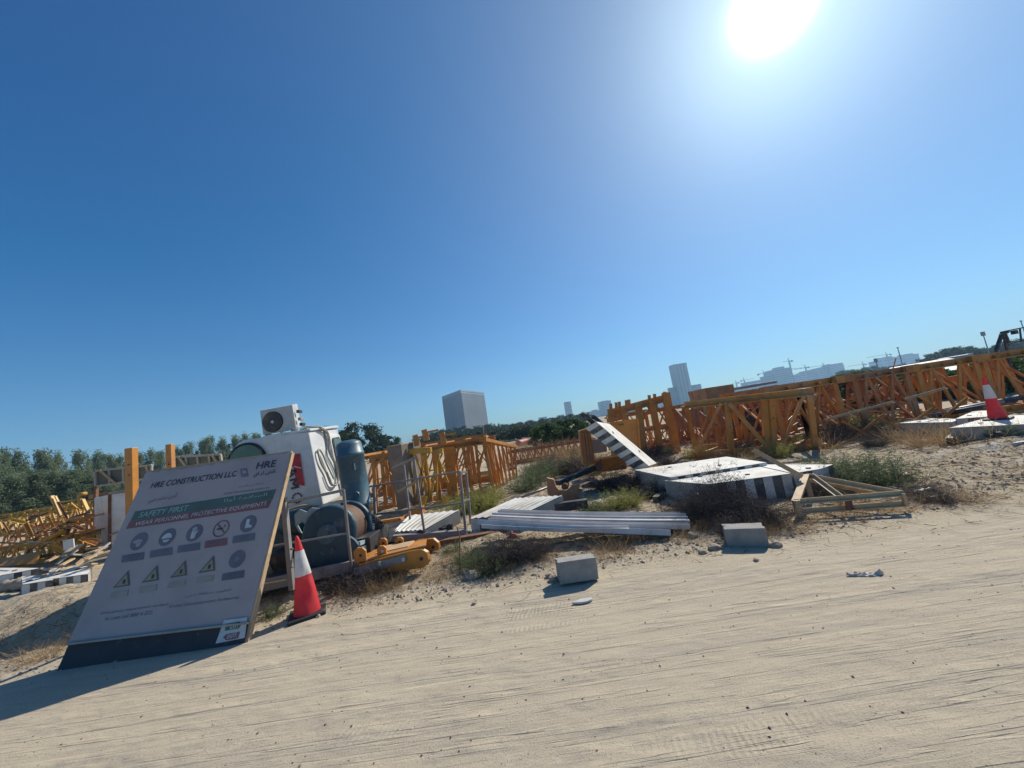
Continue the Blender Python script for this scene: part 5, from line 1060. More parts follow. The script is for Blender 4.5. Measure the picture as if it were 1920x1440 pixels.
boxbeam('low orange channel lying left of the ribbed slab', [(703, 980), (752, 972), (754, 986), (705, 996)], 7.6, .2, ORANGE, 'orange_channel')
# ------------------------------------------------------------------ orange bracket with dark beam
ob = thing('pivot_bracket', 'orange U-shaped pivot bracket standing beside the ribbed slab', 'bracket', gz(1058, 945))
Yo = 7.6; q = MB(); q.prism([at(x, y, Yo) for x, y in ((1025, 896), (1038, 899), (1042, 912), (1050, 921), (1062, 921), (1072, 912), (1088, 908), (1082, 938), (1077, 944), (1036, 942), (1026, 925))], (.02, .10, 0)); q.build('cheek_plate', BRKT, ob, bevel=.008)
q = MB(); q.lathe(at(1058, 913, Yo+.05), (.3, 1, 0), [(0, .06), (.1, .075), (.3, .06)], 18); q.build('pivot_bush', RUSTB, ob)
bm_('strut', at(1080, 925, Yo+.1), at(1088, 944, Yo+.1), .03, ob, RUSTB)
q = MB(); a, b = at(1044, 906, 7.8), at(1126, 873, 8.6); q.beam(a, b, .12, .1); 
di = own('dark_rail', q, DARK, 'dark steel rail sloping from the orange bracket up to the tilted slab', 'steel rail', bevel=.005)
q = MB(); q.tube([at(975, 934, 7.7), at(1026, 914, 7.9)], .025, 8); own('grey_pipe', q, GALV, 'thin grey pipe running from the bracket to the ribbed slab', 'pipe')
q = MB(); q.lathe(at(1122, 875, 8.4), (.2, 1, 0), [(0, .09), (.15, .09)], 20); own('steel_roller', q, RUSTB, 'rusty roller at the upper end of the dark rail', 'roller')
q = MB(); q.beam(at(800, 1022, 5.6), at(950, 998, 5.9), .12, .09); own('rusty_beam', q, RUSTB, 'rusty brown beam on the ground below the railing basket', 'beam', bevel=.006)
q = MB(); q.beam(at(835, 1033, 5.3), at(945, 1026, 5.4), .035, .03); own('thin_plank', q, WOOD, 'thin pale batten below the rusty beam', 'batten')
q = MB(); q.tube([at(857, 988, 5.0), at(862, 1006, 5.0), on(gz(862, 1088))-Z3*.05], .009, 6); own('bent_rod', q, RUSTB, 'thin bent steel rod stuck upright in the sand by the road', 'rod')
# plates behind the right cone
for i, (x0, y0, x1, y1, m_) in enumerate(((1742, 781, 1870, 758, DARK), (1752, 776, 1880, 752, GALV), (1768, 772, 1850, 757, DARK), (1790, 766, 1905, 750, NAVY), (1830, 760, 1925, 744, DARK))):
    q = MB(); a, b = at(x0, y0, 9.3+.15*i), at(x1, y1, 8.8+.15*i); q.tube([a, b], .06, 10); own('dark_pipe', q, m_, ('lowest', 'pale grey', 'shortest', 'navy', 'highest')[i]+' pipe in the stack behind the right-hand cone', 'pipe', 'pipes stacked behind the right cone')
# loose thin bars inside L1
for i, (x0, y0, x1, y1) in enumerate(((1440, 826, 1486, 780), (1450, 822, 1500, 790), (1440, 832, 1512, 800), (1455, 828, 1505, 812), (1312, 772, 1345, 798), (1350, 770, 1392, 760))):
    q = MB(); q.tube([at(x0, y0, 10.6), at(x1, y1, 10.9)], .018, 6); own('thin_rod', q, GALV, ('steepest', 'second', 'longest', 'lowest', 'leftmost', 'upper')[i]+' pale rod among the braces of the heavy V-braced section', 'rod', 'pale rods in the V-braced section')
# ------------------------------------------------------------------ black truss tower, lamp mast, long roof at right
bt = thing('black_frame_tower', 'black steel frame tower top at the right edge above the lattices', 'steel tower', gz(1905, 775))
for a in ((1868, 656, 1880, 622, .1), (1880, 622, 1925, 613, .07), (1884, 624, 1894, 648, .08), (1886, 645, 1925, 638, .07), (1877, 628, 1889, 622, .12), (1912, 615, 1915, 640, .05), (1880, 622, 1896, 690, .07), (1925, 613, 1932, 690, .07), (1868, 656, 1876, 700, .07)):
    m9('frame_member', *a, Y=13.0, m_=DARK, root=bt)
q = MB(); q.cbox(at(1902, 623, 13), .12, .12, .14); q.build('lamp_housing', DARK, bt)
for i, (x, y, yb, Y) in enumerate(((1843, 626, 655, 95), (1642, 676, 690, 170), (1683, 652, 683, 190), (1914, 602, 618, 110))):
    a, b = at(x, y, Y), None; b = Vector((a.x, a.y, 0)); r = thing('light_mast', ('light mast with square head near the right edge', 'small distant light mast left of the pale domes', 'thin distant mast between the two pale domes', 'thin mast above the black frame tower')[i], 'light mast', b, 'distant light masts')
    s_ = Y/95; q = MB(); q.tube([b, a], [.16*s_, .09*s_], 8); q.build('mast_pole', FARG, r)
    if i < 2: q = MB(); q.cbox(a, .8*s_, .4, 1.1*s_); q.build('lamp_head', FARG, r)
    else: q = MB(); q.cbox(a, .5*s_, .2, .3*s_); q.build('lamp_head', FARG, r)
wh = thing('warehouse', 'long low pale-roofed shed behind the right-hand lattices', 'shed', gz(1750, 705, 0))
Yw = 42; w0, w1, w2, w3 = at(1655, 697, Yw), at(1822, 662, Yw), at(1826, 674, Yw), at(1670, 706, Yw)
q = MB(); q.add([at(1668, 690, Yw), at(1812, 665, Yw), at(1826, 690, Yw-6), at(1660, 718, Yw-6)], [(0, 1, 2, 3)]); q.v = q.v+[v+Vector((0, .3, -.25)) for v in q.v]; q.f = [[0, 1, 2, 3], [4, 5, 6, 7], [0, 1, 5, 4], [1, 2, 6, 5], [2, 3, 7, 6], [3, 0, 4, 7]]; q.mi = [0]*6; q.sm = [False]*6; q.build('roof', ROOFG, wh)
a, b = at(1668, 692, Yw), at(1812, 667, Yw); q = MB(); q.prism([Vector((a.x, a.y, 0)), Vector((b.x, b.y, 0)), b-Z3*.3, a-Z3*.3], (0, .3, 0)); q.build('wall', GREY, wh)
boxbeam('small dark-mouthed white drum tent at the end of the long pale roof', [(1811, 680), (1815, 664), (1824, 662), (1828, 676)], 40, 3, ROOFG, 'drum_tent')
# mid-distance buildings
def block(name, label, x0, x1, ytop, Y, dep, m_, cat='building', group=None, floors=0, parapet=True, step=None, win=FARWIN, ribs=0, ybase=None):
    a, b = at(x0, ytop, Y), at(x1, ytop-(x1-x0)*.15, Y); h_ = (a.z+b.z)/2; L_ = b.x-a.x; o = Vector((a.x, Y, 0)); r = thing(name, label, cat, o+Vector((L_/2, dep/2, 0)), group)
    q = MB(); q.box(o, (L_, 0, 0), (0, dep, 0), (0, 0, h_)); q.build('wall', m_, r)
    if parapet: q = MB(); q.box(o+Vector((-.01*L_, -.01*L_, h_)), (L_*1.02, 0, 0), (0, dep*1.02, 0), (0, 0, max(.3, h_*.02))); q.build('roof_parapet', m_, r)
    for f in range(floors):
        z = h_*(f+.35)/floors; q = MB(); q.box(o+Vector((L_*.04, -.3, z)), (L_*.92, 0, 0), (0, .35, 0), (0, 0, h_/floors*.5)); q.build('window_band', win, r)
        q = MB(); q.box(o+Vector((-.3, dep*.06, z)), (.35, 0, 0), (0, dep*.88, 0), (0, 0, h_/floors*.5)); q.build('window_band', win, r)
    for k in range(ribs):
        q = MB(); q.box(o+Vector((L_*(k+.25)/ribs, -.5, 1)), (L_/ribs*.5, 0, 0), (0, .6, 0), (0, 0, h_-2)); q.build('facade_rib', m_, r)
    if step:
        for (u0, u1, hh) in step: q = MB(); q.box(o+Vector((L_*u0, dep*.2, h_)), (L_*(u1-u0), 0, 0), (0, dep*.6, 0), (0, 0, h_*hh)); q.build('roof_house', m_, r)
    return r
# big grey building with two visible faces
bb = thing('grey_tower_block', 'big grey vertical-ribbed block rising above the dark tree belt', 'building', gz(870, 822, 0)+Vector((0, 0, 0)))
Yg = 300; k0, k1, k2 = at(829, 746, 330), at(864, 736, Yg), at(907, 736, 345)
for p in (k0, k1, k2): pass
hB = (k0.z+k1.z+k2.z)/3; g0_, g1_, g2_ = [Vector((p.x, p.y, 0)) for p in (k0, k1, k2)]
bb.location = (g0_+g2_)/2
q = MB(); q.prism([g0_, g1_, g2_, g0_+g2_-g1_], (0, 0, hB)); q.build('wall', FARW, bb)
q = MB(); c_ = (g0_+g2_)/2; q.prism([c_+(p-c_)*1.015+Z3*hB for p in (g0_, g1_, g2_, g0_+g2_-g1_)], (0, 0, 1.2)); q.build('roof_parapet', FARW, bb)
for (a, b, n_, m_) in ((g0_, g1_, 16, FARW), (g1_, g2_, 26, FARW)):
    nr = (b-a).cross(Z3).normalized(); nr = nr if nr.y < 0 else -nr
    for k in range(n_): q = MB(); p = a.lerp(b, (k+.25)/n_); e = (b-a)/n_*.45; q.box(p+Z3*2, e, nr*.5, (0, 0, hB-3.5)); q.build('facade_rib', m_, bb)
    q = MB(); p = a.lerp(b, .02); q.box(p+nr*.05+Z3*(hB-3), (b-a)*.96, nr*.3, (0, 0, 1)); q.build('window_band', FARWIN, bb)
for i, (x0, x1, y, Y, fl__, lab, st) in enumerate((
    (1010, 1025, 783.5, 900, 6, 'squat hazy block just left of the green shrubs', None), (1045, 1058, 779, 950, 5, 'low hazy block left of the slim distant tower', None), (1058, 1070, 755, 900, 14, 'slim distant tower above the green shrubs', [(.2, .8, .02)]), (1078, 1096, 778, 980, 5, 'low hazy block right of the slim distant tower', None),
    (1100, 1124, 773, 900, 5, 'low hazy blocks above the tilted slab tip', [(.5, .9, .2)]), (1124, 1145, 754, 850, 10, 'boxy distant tower left of the round-holed mast section', [(.3, .8, .05)]), (1140, 1166, 768, 1000, 5, 'low hazy block behind the mast lugs', None), (1238, 1262, 748, 950, 4, 'low hazy block left of the tallest distant tower', None),
    (1262, 1287, 685, 700, 22, 'tallest distant tower, pale and hazy, in the middle of the skyline', [(.3, .7, .02)]), (1255, 1266, 728, 705, 10, 'narrow shoulder block at the foot of the tallest tower', None), (1290, 1314, 724, 720, 10, 'lower wing right of the tallest distant tower', None),
    (1376, 1400, 727, 800, 5, 'pale low block right of the orange container', None), (1434, 1452, 706, 900, 8, 'left step of the stepped hazy block below the cranes', None), (1450, 1481, 694, 900, 10, 'main mass of the stepped hazy block below the cranes', [(.4, .8, .12)]), (1484, 1512, 706, 950, 6, 'low hazy block right of the tall thin crane', [(.3, .7, .15)]), (1508, 1532, 698, 980, 6, 'middle hazy block below the luffing crane', [(.2, .6, .1)]), (1530, 1582, 692, 1000, 9, 'broad hazy block at the right of the crane group', [(.3, .9, .08)]),
    (1655, 1690, 675, 1000, 5, 'left pale dome-like block on the far right skyline', [(.15, .85, .12), (.3, .7, .2)]), (1696, 1722, 667, 1000, 6, 'right pale dome-like block on the far right skyline', [(.15, .8, .1)]), (1330, 1376, 742, 1000, 3, 'low hazy row behind the orange container', None), (1590, 1630, 698, 1000, 4, 'low hazy block beneath the crane right of the broad block', None), (1628, 1660, 692, 1000, 4, 'low hazy block left of the pale domes', [(.2, .6, .3)]), (1470, 1500, 712, 1000, 5, 'low hazy infill block between the stepped block and its right neighbours', None), (1556, 1580, 684, 985, 11, 'tallest right-hand corner of the broad hazy block', None), (1176, 1200, 766, 1000, 4, 'low hazy block behind the first gussets', None), (1404, 1436, 716, 1000, 4, 'low hazy row behind the flat canopy', None))):
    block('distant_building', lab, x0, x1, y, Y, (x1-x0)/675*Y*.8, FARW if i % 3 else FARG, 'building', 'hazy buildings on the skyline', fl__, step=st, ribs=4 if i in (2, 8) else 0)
oc = block('orange_container', 'plain orange-brown container wall left of the flat canopy', 1324, 1376, 737, 22, 2.2, RUSTY, 'container', ribs=14); 
sh = thing('canopy_shed', 'small shed with a flat overhanging canopy roof behind the V-braced section', 'shed', gz(1430, 740, 0))
Ys = 26; q = MB(); a, b = at(1402, 727, Ys), at(1458, 718, Ys); q.box(a, b-a, (0, 3, 0), (0, 0, .18)); q.build('roof', GREY, sh, bevel=.02)
q = MB(); a, b = at(1410, 745, Ys+.4), at(1450, 739, Ys+.4); q.box(Vector((a.x, a.y, 0)), Vector((b.x-a.x, 0, 0)), (0, 2.2, 0), (0, 0, at(1430, 727, Ys+.4).z)); q.build('wall', SLABC, sh)
a = at(1455, 722, Ys+.2); q = MB(); q.beam(Vector((a.x, a.y, 0)), a, .18); q.build('post', DARK, sh)
# cranes
def crane(label, x, ytop, Y, jl, jr, tilt=0.0):
    a = at(x, ytop, Y); b = Vector((a.x, a.y, 0)); r = thing('tower_crane', label, 'tower crane', b, 'tower cranes on the skyline'); s_ = Y/675
    q = MB(); w_ = 2.2
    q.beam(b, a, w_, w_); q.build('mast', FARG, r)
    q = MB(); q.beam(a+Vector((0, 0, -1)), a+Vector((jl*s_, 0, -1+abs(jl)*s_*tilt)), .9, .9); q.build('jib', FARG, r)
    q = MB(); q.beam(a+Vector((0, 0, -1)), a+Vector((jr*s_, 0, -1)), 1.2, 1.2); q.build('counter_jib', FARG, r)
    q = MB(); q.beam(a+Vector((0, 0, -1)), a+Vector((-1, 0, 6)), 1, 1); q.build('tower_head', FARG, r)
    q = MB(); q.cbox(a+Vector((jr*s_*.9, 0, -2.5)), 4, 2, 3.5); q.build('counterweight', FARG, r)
crane('short crane at the left of the crane group', 1432, 699, 850, 60, -12, 0)
crane('tallest crane, mast clear of the stepped hazy block', 1479, 676, 850, -12, 6, 0)
crane('luffing crane over the broad hazy block', 1544, 684, 900, -55, 11, 0)
crane('crane standing right of the broad hazy block', 1618, 682, 900, -28, 5, 0)
crane('crane next to the left pale dome-like block', 1662, 664, 900, -38, 8, 0)
crane('faint crane over the low block beside the orange container', 1338, 729, 1000, 45, -6, .0)
crane('slender crane rising between the stepped block and the broad block', 1510, 688, 900, -30, 6, 0)
crane('small crane left of the flat canopy', 1395, 712, 950, 18, -6, 0)
crane('faint crane behind the low hazy blocks above the canopy', 1380, 717, 1000, -8, 5, 0)
q = MB(); q.tube(smooth([gz(972, 838)+Z3*.3, gz(990, 834)+Z3*.32, gz(1010, 831)+Z3*.3]), .28, 8); own('red_barrier', q, PINK, 'faded red barrier lying in the far sand left of the green shrubs', 'barrier')
fp2 = thing('far_post', 'thin grey post with crossarm in front of the tree belt', 'post', gz(903, 850))
a = at(903, 790, 40); m9('pole', 908, 822, 906, 798, .12, Y=40, m_=GREY, root=fp2); m9('crossarm', 885, 800, 906, 797, .12, Y=40, m_=GREY, root=fp2); q = MB(); p = at(908, 822, 40); q.beam(Vector((p.x, p.y, 0)), p, .12); q.build('pole', GREY, fp2)

# ------------------------------------------------------------------ vegetation in the yard
B = bush
B('dead', 1354, 962, .56, 'big dark dead bush in front of the broad-striped slab', .55); B('dead', 1342, 968, .40, 'dark dead bush leaning on the left of the big dead one', .8); B('dead', 1385, 962, .36, 'dark dead bush filling the right side of the big dead one', .8); B('dead', 1366, 978, .34, 'dark dead bush in front of the big dead one', .9); B('dead', 1320, 985, .42, 'dark dead bush at the right ends of the pale channels', .6); B('dead', 1398, 978, .32, 'dark dead bush right behind the solid concrete block', .9)
B('dead', 1436, 985, .27, 'dark dead bush beside the left post of the tan triangle', 1.2); B('dead', 1290, 975, .3, 'small dark dead bush touching the channel ends', 1.2); B('dead', 1370, 1000, .2, 'low dark dead bush just above the solid concrete block', 1.5)
B('dead', 985, 1052, .25, 'dark dead bush under the middle of the pale channels', 1.1); B('dead', 1008, 1045, .20, 'smaller dark dead bush right of the one under the channels', 1.3); B('dead', 945, 1062, .28, 'dark dead twigs beside the green weeds near the bent rod', 1.3)
B('green', 900, 1070, .25, 'green weeds right of the bent rod', 1.3); B('green', 922, 1076, .2, 'green weeds nearest the road right of the bent rod', 1.3); B('green', 880, 1062, .26, 'green weeds touching the bent rod', 1.3)
B('green', 1600, 905, .50, 'large green bush behind the tan triangle frame', 1.5); B('green', 1650, 912, .46, 'green bush at the right point of the tan triangle', 1.4); B('green', 1560, 900, .42, 'green bush growing against the end of the white slab', 1.2); B('green', 1580, 925, .25, 'low green plant inside the tan triangle', 1.5); B('dead', 1545, 930, .25, 'dark twigs inside the tan triangle', 1.5)
B('green', 512, 1155, .17, 'little pale green plant between board and cone', 1.0)
B('green', 1245, 925, .42, 'upright green plant in front of the thin-edged slab', .8); B('green', 1232, 920, .30, 'thin green plant left of the upright one by the slab', .8)
B('yellow', 1150, 958, .34, 'yellow-green bush behind the pale channels', 1.5); B('yellow', 1180, 955, .32, 'yellow-green bush right of the larger one behind the channels', 1.3); B('green', 1105, 965, .22, 'low grey-green plant just behind the channels', 1.8); B('green', 1140, 972, .16, 'flat green tuft at the back edge of the channels', 2.0)
B('yellow', 893, 960, .55, 'yellow-green bush behind the railing basket', 1.2); B('yellow', 915, 950, .5, 'yellow-green bush at the corner of the big barred section', 1.0); B('yellow', 865, 965, .45, 'yellow-green bush seen through the railing basket', 1.2); B('grass', 930, 935, .42, 'bright grass tuft at the sill of the barred end', 1.0); B('grass', 835, 975, .4, 'yellow grass at the ribbed slab behind the rail', 1.3)
B('green', 1010, 905, .55, 'grey-green scrub between barred end and pivot bracket', 1.6); B('green', 985, 920, .45, 'low grey-green scrub near the thin grey pipe', 1.7); B('green', 1050, 890, .55, 'grey-green scrub behind the dark rail', 1.5); B('dead', 1025, 885, .5, 'dark scrub behind the grey-green plants', 1.4); B('dead', 1075, 893, .55, 'dark scrub left of the orange column', 1.2); B('green', 1000, 893, .5, 'far grey-green scrub right of the barred end', 1.6)
B('dead', 1150, 915, .38, 'dark bush below the tilted slab', 1.5); B('dead', 1190, 918, .36, 'dark bush left of the thin-edged slab end', 1.4); B('dead', 1225, 935, .26, 'dark twigs under the joining bar', 1.5)
B('green', 718, 1060, .22, 'small grey-green plant in front of the orange side plate', 1.0); B('green', 850, 1040, .18, 'small weeds by the nose of the orange plate', 1.2); B('dead', 690, 1100, .24, 'dark twigs at the railing foot right of the cone', 1.4); B('dead', 640, 1105, .2, 'dark twigs behind the dented cone', 1.4)
B('dead', 1570, 825, .45, 'dark scrub right of the V-braced section foot', 1.4); B('dead', 1640, 820, .42, 'dark scrub below the long tan bar', 1.3); B('yellow', 1600, 812, .6, 'yellow weeds under the first section of the right line', 1.5); B('yellow', 1635, 806, .55, 'yellow weeds further right under the same section', 1.5); B('yellow', 1900, 830, .3, 'yellow-green plant at the right edge before the cone slab', 1.2)
B('straw', 1715, 830, .45, 'straw-coloured bush at the corner of the thin-looking slab', 1.2); B('straw', 1760, 835, .42, 'straw-coloured bush before the cone slab', 1.2); B('straw', 1690, 822, .35, 'straw tuft left of the thin-looking slab', 1.2)
B('dead', 1760, 940, .15, 'bare purple-brown twigs by the plastic bags', 1.7); B('dead', 1735, 930, .15, 'bare twigs behind the red litter', 1.4); B('straw', 1800, 940, .2, 'dry tuft right of the plastic bags', 1.4)
B('dead', 1395, 850, .4, 'dark scrub at the foot of the V diagonals', 1.4); B('dead', 1230, 860, .35, 'dark scrub in front of the round-holed section', 1.5); B('grass', 1080, 860, .5, 'pale grass in front of the low reddish jib', 1.6)
rb = random.Random(21)
for i in range(60):   # straw clumps along the verge
    x = rb.uniform(640, 1880); yy = float(np.interp(x, [600, 860, 1080, 1400, 1700, 1920], [1120, 1080, 1040, 1005, 950, 880]))+rb.uniform(-30, 8)
    o = B('straw', x, yy, rb.uniform(.08, .18), 'small dry grass clump on the sandy verge', rb.uniform(1, 1.6), group='small dry grass clumps along the verge')
for i in range(6): B('straw', 660+i*19+rb.uniform(-6, 6), 1112-i*3+rb.uniform(-8, 8), rb.uniform(.09, .15), 'brown dry brush between the cone and the orange beam', 1.3, group='dry brush right of the cone')
for i in range(45):
    x = rb.uniform(920, 1900); yy = float(np.interp(x, [900, 1100, 1400, 1700, 1920], [905, 890, 862, 835, 815]))+rb.uniform(-35, 10)
    k = rb.choice(('straw', 'dead', 'yellow', 'straw'))
    B(k, x, yy, rb.uniform(.2, .45), {'straw': 'dry grass clump among the lattice sections', 'dead': 'dark scrub clump among the lattice sections', 'yellow': 'yellow-green clump among the lattice sections'}[k], rb.uniform(1, 1.5), group='scrub among the lattice sections: '+k)
for i in range(40):
    x = rb.uniform(960, 1110); Y = rb.uniform(14, 40); p = at(x, 850, Y); p.z = 0; B('straw', 0, 0, rb.uniform(.4, .7), 'pale far grass clump before the tree belt', 1.7, group='pale far grass clumps', pt=p)
for i in range(6): B('straw', rb.uniform(5, 110), 1225+rb.uniform(-12, 12), rb.uniform(.1, .18), 'dry twiggy tuft in the shade left of the board', 1.5, group='dry tufts left of the board')

for i in range(16):
    x = 1545+i*25+rb.uniform(-8, 8); Y = rb.uniform(15, 24); hh = rb.uniform(1.1, 1.9); p = at(x, 700, Y); p.z = 0
    o = copy_tree(C_[i % 2]); o.location = p; s_ = hh/2; o.scale = (s_*rb.uniform(.8, 1.2),)*2+(s_,); o.rotation_euler.z = rb.uniform(0, 6); tag(o, 'dark green shrub glimpsed through the lattices of the right-hand line', 'shrub', 'shrubs behind the right-hand lattices')
for i in range(24):
    x = 800+i*9.5+rb.uniform(-4, 4); Y = rb.uniform(50, 64); hh = rb.uniform(1.2, 2.3); p = at(x, 820, Y); p.z = 0
    o = copy_tree(B_[i % 3]); o.location = p; o.scale = (hh/6*1.9,)*2+(hh/6,); o.rotation_euler.z = rb.uniform(0, 6); tag(o, 'low dark thicket bush on the sand in front of the far tree belt', 'bush', 'thicket before the far tree belt')
for i, x in enumerate((1330, 1385, 1470, 1500)):
    p = at(x, 750, 19+i); p.z = 0; o = copy_tree(C_[i % 2]); o.location = p; o.scale = (.55, .55, .5); tag(o, ('first', 'second', 'third', 'fourth')[i]+' shrub from the left seen through the heavy V diagonals', 'shrub', 'shrubs behind the V-braced section')
# ------------------------------------------------------------------ litter, rocks
def blob(name, c, s, seed, m_, label, cat, group=None, sub=3, amp=.3, freq=2.2):
    import bmesh
    bm = bmesh.new(); bmesh.ops.create_icosphere(bm, subdivisions=sub, radius=1.0)
    for v in bm.verts:
        n_ = mn.noise(v.co*freq+Vector((seed*7.3, 0, 0))); v.co *= 1+amp*n_+amp*.4*mn.noise(v.co*freq*3+Vector((seed, 5, 0))); v.co = Vector((v.co.x*s[0], v.co.y*s[1], v.co.z*s[2]))
    me = bpy.data.meshes.new(name); bm.to_mesh(me); bm.free(); me.materials.append(m_)
    me.polygons.foreach_set('use_smooth', [m_ is not ROCK]*len(me.polygons))
    o = bpy.data.objects.new(name, me); COL.objects.link(o); o.location = Vector(c)+Vector((0, 0, s[2]*.35)); return tag(o, label, cat, group)
for i, (x, y, s_, lab) in enumerate(((886, 1085, .075, 'rounded brown rock by the bent rod'), (875, 1078, .05, 'smaller brown rock beside the rounded one by the rod'), (1040, 1088, .05, 'dark rock propping the tipped block'), (1030, 1082, .035, 'small reddish rock left of the tipped block'), (1340, 1030, .05, 'brown rock left of the solid block'), (1318, 1038, .035, 'small dark rock further left of the solid block'), (1455, 1025, .05, 'sandy rock touching the right end of the solid block'), (1300, 1010, .05, 'rock by the channel ends'), (889, 1134, .02, 'small brown stone on the road left of the shoe sole'), (1508, 820, .14, 'rounded boulder in front of the V-braced section foot'), (1480, 830, .16, 'sandy boulder behind the long tan bar'), (1452, 832, .13, 'boulder left of the long tan bar top'), (1330, 868, .1, 'stone at the left foot of the V-braced section'), (1418, 1052, .02, 'thin stone in front of the solid block'))):
    c = on(gz(x, y)); blob('rock', c, (s_*1.25, s_, s_*.8), i, ROCK, lab, 'rock', 'rocks along the verge')
b_ = blob('plastic_bag', on(gz(1735, 930)), (.10, .07, .06), 3, mat('cloudy_plastic', (.5, .5, .46), .4, trans=.3), 'crumpled cloudy plastic bag right of the tan triangle', 'plastic bag', amp=.6); b_ = blob('plastic_bag', on(gz(1762, 935)), (.13, .06, .035), 8, PLAST, 'flat white plastic bag right of the cloudy one', 'plastic bag', amp=.7)
blob('red_wrapper', on(gz(1703, 905)), (.10, .05, .06), 5, PINK, 'crumpled red wrapper on the twigs behind the tan triangle', 'litter', amp=.9)
blob('red_wrapper', on(gz(962, 1012)), (.06, .03, .05), 6, PINK, 'small red rag at the end of the rusty beam', 'litter', amp=.9)
# shoe sole
c = on(gz(1092, 1129)); q = MB(); n_ = 28; pts = []
for k in range(n_):
    t = 2*math.pi*k/n_; x = math.cos(t)*.095; y = math.sin(t)*(.026+.008*math.cos(t)-.006*math.cos(2*t)); pts.append(c+Vector((x*math.cos(.12)-y*math.sin(.12), x*math.sin(.12)+y*math.cos(.12), .006)))
q.prism(pts, (0, 0, .016)); own('shoe_sole', q, PLAST, 'white shoe sole lying flat on the dirt road', 'shoe sole', bevel=.004)
# crumpled sack on the road
def sack(c, w_, d_, label):
    vs = []; nx_, ny_ = 40, 16; q = MB()
    for j in range(ny_+1):
        for i in range(nx_+1):
            u, v = i/nx_*2-1, j/ny_*2-1; wob = .75+.25*math.sin(3*u+1)+.15*mn.noise(Vector((u*2, v, 3)))
            x = u*w_*(.9+.1*v); y = v*d_*wob*(1-abs(u)**3*.7)-u*d_*.7+.25*d_*mn.noise(Vector((u*3, v*3, 1)))
            z = .004+.022*abs(mn.noise(Vector((u*4, v*2.5, 7))))*(1-abs(v)**4)+.03*max(0, mn.noise(Vector((u*2.2, v*3.5+u*2, 2))))*(1-abs(v)**4)+(.018*math.exp(-((u-.9)/.15)**2)*(1-abs(v)**4))
            g_ = c+Vector((x, y, 0)); vs.append(Vector((g_.x, g_.y, float(height(g_.x, g_.y))+z)))
    q.add(vs, [(j*(nx_+1)+i, j*(nx_+1)+i+1, (j+1)*(nx_+1)+i+1, (j+1)*(nx_+1)+i) for j in range(ny_) for i in range(nx_)], 0, True)
    o = own('crumpled_sack', q, mat('sack_cloth', (.62, .55, .47), .8, col2=(.48, .38, .30), nscale=14, dust=.3), label, 'sack')
    s_ = o.modifiers.new('thickness', 'SOLIDIFY'); s_.thickness = .002; return o
sack(gz(1622, 1077), .135, .036, 'crumpled pale sack lying on the dirt road at right')
# gravel and twig litter
def scatter(name, n_, xr, yr, maker, m_, kind='stuff'):
    V = []
    rng = np.random.default_rng(len(name))
    for _ in range(n_): V.append(maker(rng))
    return V
def gravel(name, n_, px_fn, smin, smax, m_, seed, flat_=.6):
    rng = np.random.default_rng(seed); base = np.array([[-1, 0, 0], [1, 0, 0], [0, -1, 0], [0, 1, 0], [0, 0, 1], [0, 0, -1.]]); F = [(0, 3, 4), (3, 1, 4), (1, 2, 4), (2, 0, 4), (3, 0, 5), (1, 3, 5), (2, 1, 5), (0, 2, 5)]
    vs, fs = [], []
    for _ in range(n_):
        p = px_fn(rng); s_ = smin*(smax/smin)**(rng.uniform()**2.5); a = rng.uniform(0, 6.28); b = base*(rng.uniform(.6, 1.3, (6, 1)))*s_*np.array([1, .75, flat_]); R2 = np.array([[math.cos(a), -math.sin(a), 0], [math.sin(a), math.cos(a), 0], [0, 0, 1]]); k = len(vs)*1
        vs.append(b@R2.T+np.array([p[0], p[1], float(height(p[0], p[1]))+s_*.2])); fs.append(np.array(F)+6*(len(vs)-1))
    me = bpy.data.meshes.new(name); V = np.concatenate(vs); me.from_pydata(V.tolist(), [], np.concatenate(fs).tolist()); me.materials.append(m_); me.update(); o = bpy.data.objects.new(name, me); COL.objects.link(o); o['kind'] = 'stuff'; return o
def pverge(rng):
    while True:
        x = rng.uniform(-7, 8.5); e = float(road_edge(x)); y = e+abs(rng.normal())*.55-.12
        return (x, y)
def proad(rng): return (rng.uniform(-6, 7), rng.uniform(1.4, 4.3))
def pyard(rng): return (rng.uniform(-6, 12), rng.uniform(4.6, 11))
gravel('gravel_rubble', 5200, pverge, .004, .034, ROCK, 1); gravel('gravel_road', 3200, proad, .0015, .011, mat('dark_gravel', (.16, .13, .11), .9, nscale=30), 2); gravel('gravel_yard', 7000, pyard, .005, .035, ROCK, 3)
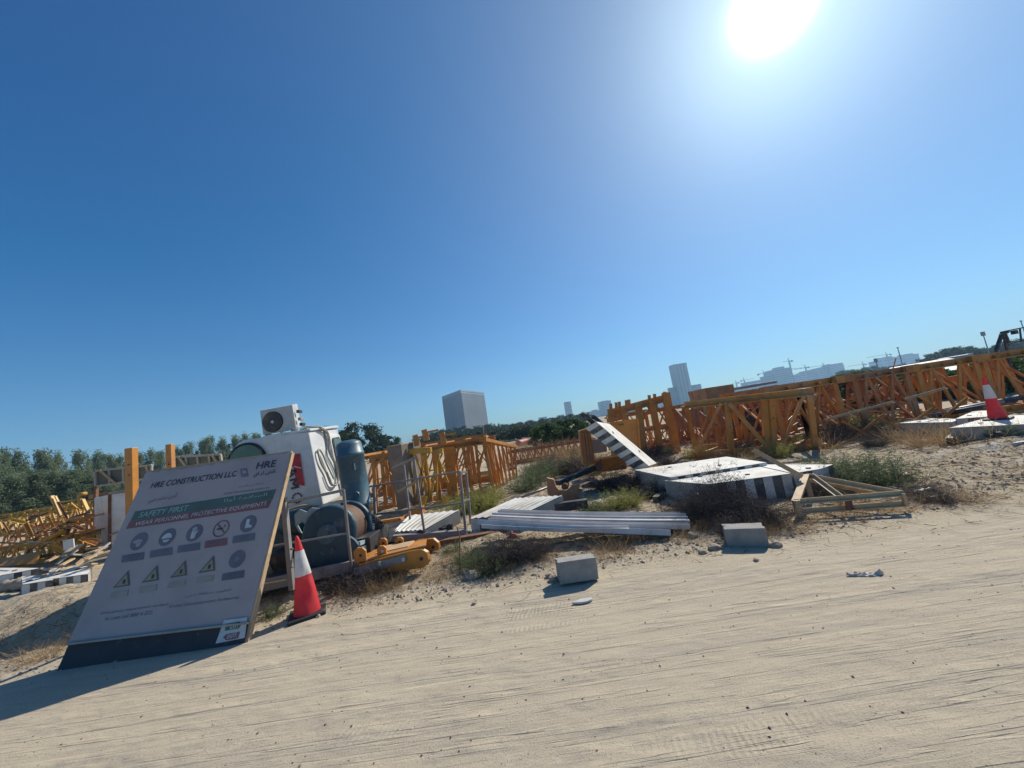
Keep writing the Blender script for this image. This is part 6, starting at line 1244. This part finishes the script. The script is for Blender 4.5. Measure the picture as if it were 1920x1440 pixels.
gravel('pale_gravel', 2200, pverge, .004, .022, mat('pale_gravel_stone', (.5, .45, .38), .9, nscale=30), 4)
def litter(name, n_, fn, L0, L1, w0, m_, seed):
    rng = np.random.default_rng(seed); ps = []
    for _ in range(n_):
        x, y = fn(rng); a = rng.uniform(0, 6.28); L_ = rng.uniform(L0, L1); P_ = []
        for k in range(4):
            a += rng.normal()*.35; x += math.cos(a)*L_/3; y += math.sin(a)*L_/3; P_.append(np.array([x, y, float(height(x, y))+.006+abs(rng.normal())*.012]))
        ps.append(np.array(P_))
    o = bpy.data.objects.new(name, facemesh(name, ribbons(ps, w0, rng), 4, m_)); COL.objects.link(o); o['kind'] = 'stuff'; return o
litter('dry_twigs', 3800, lambda r: (pverge(r)[0], pverge(r)[1]+.12+abs(r.normal())*.3), .04, .22, .006, DEAD, 5)
litter('dry_straw', 4200, lambda r: (pverge(r)[0], pverge(r)[1]+.15+abs(r.normal())*.4), .04, .2, .005, STRAW, 6)
litter('yard_litter', 5000, pyard, .08, .4, .010, DEAD, 7); litter('yard_straw', 5000, pyard, .08, .4, .010, STRAW, 8)

# ------------------------------------------------------------------ haze
hzm = bpy.data.materials.new('haze'); hzm.use_nodes = True; t = hzm.node_tree; t.nodes.clear(); o_ = t.nodes.new('ShaderNodeOutputMaterial'); pv = t.nodes.new('ShaderNodeVolumePrincipled'); pv.inputs['Color'].default_value = (.42, .70, 1.0, 1); pv.inputs['Density'].default_value = .00045; pv.inputs['Anisotropy'].default_value = 0.2; t.links.new(pv.outputs[0], o_.inputs['Volume'])
q = MB(); q.box((-1700, -80, -3), (3600, 0, 0), (0, 1300, 0), (0, 0, 133)); hb = q.build('haze', hzm); hb['kind'] = 'stuff'; hzm.volume_intersection_method = 'FAST' if hasattr(hzm, 'volume_intersection_method') else None
# remove unused prototypes
for k, L in BP.items():
    for i, pr in enumerate(L):
        if i >= bused.get(k, 0):
            for c in list(pr.children): bpy.data.objects.remove(c)
            bpy.data.objects.remove(pr)
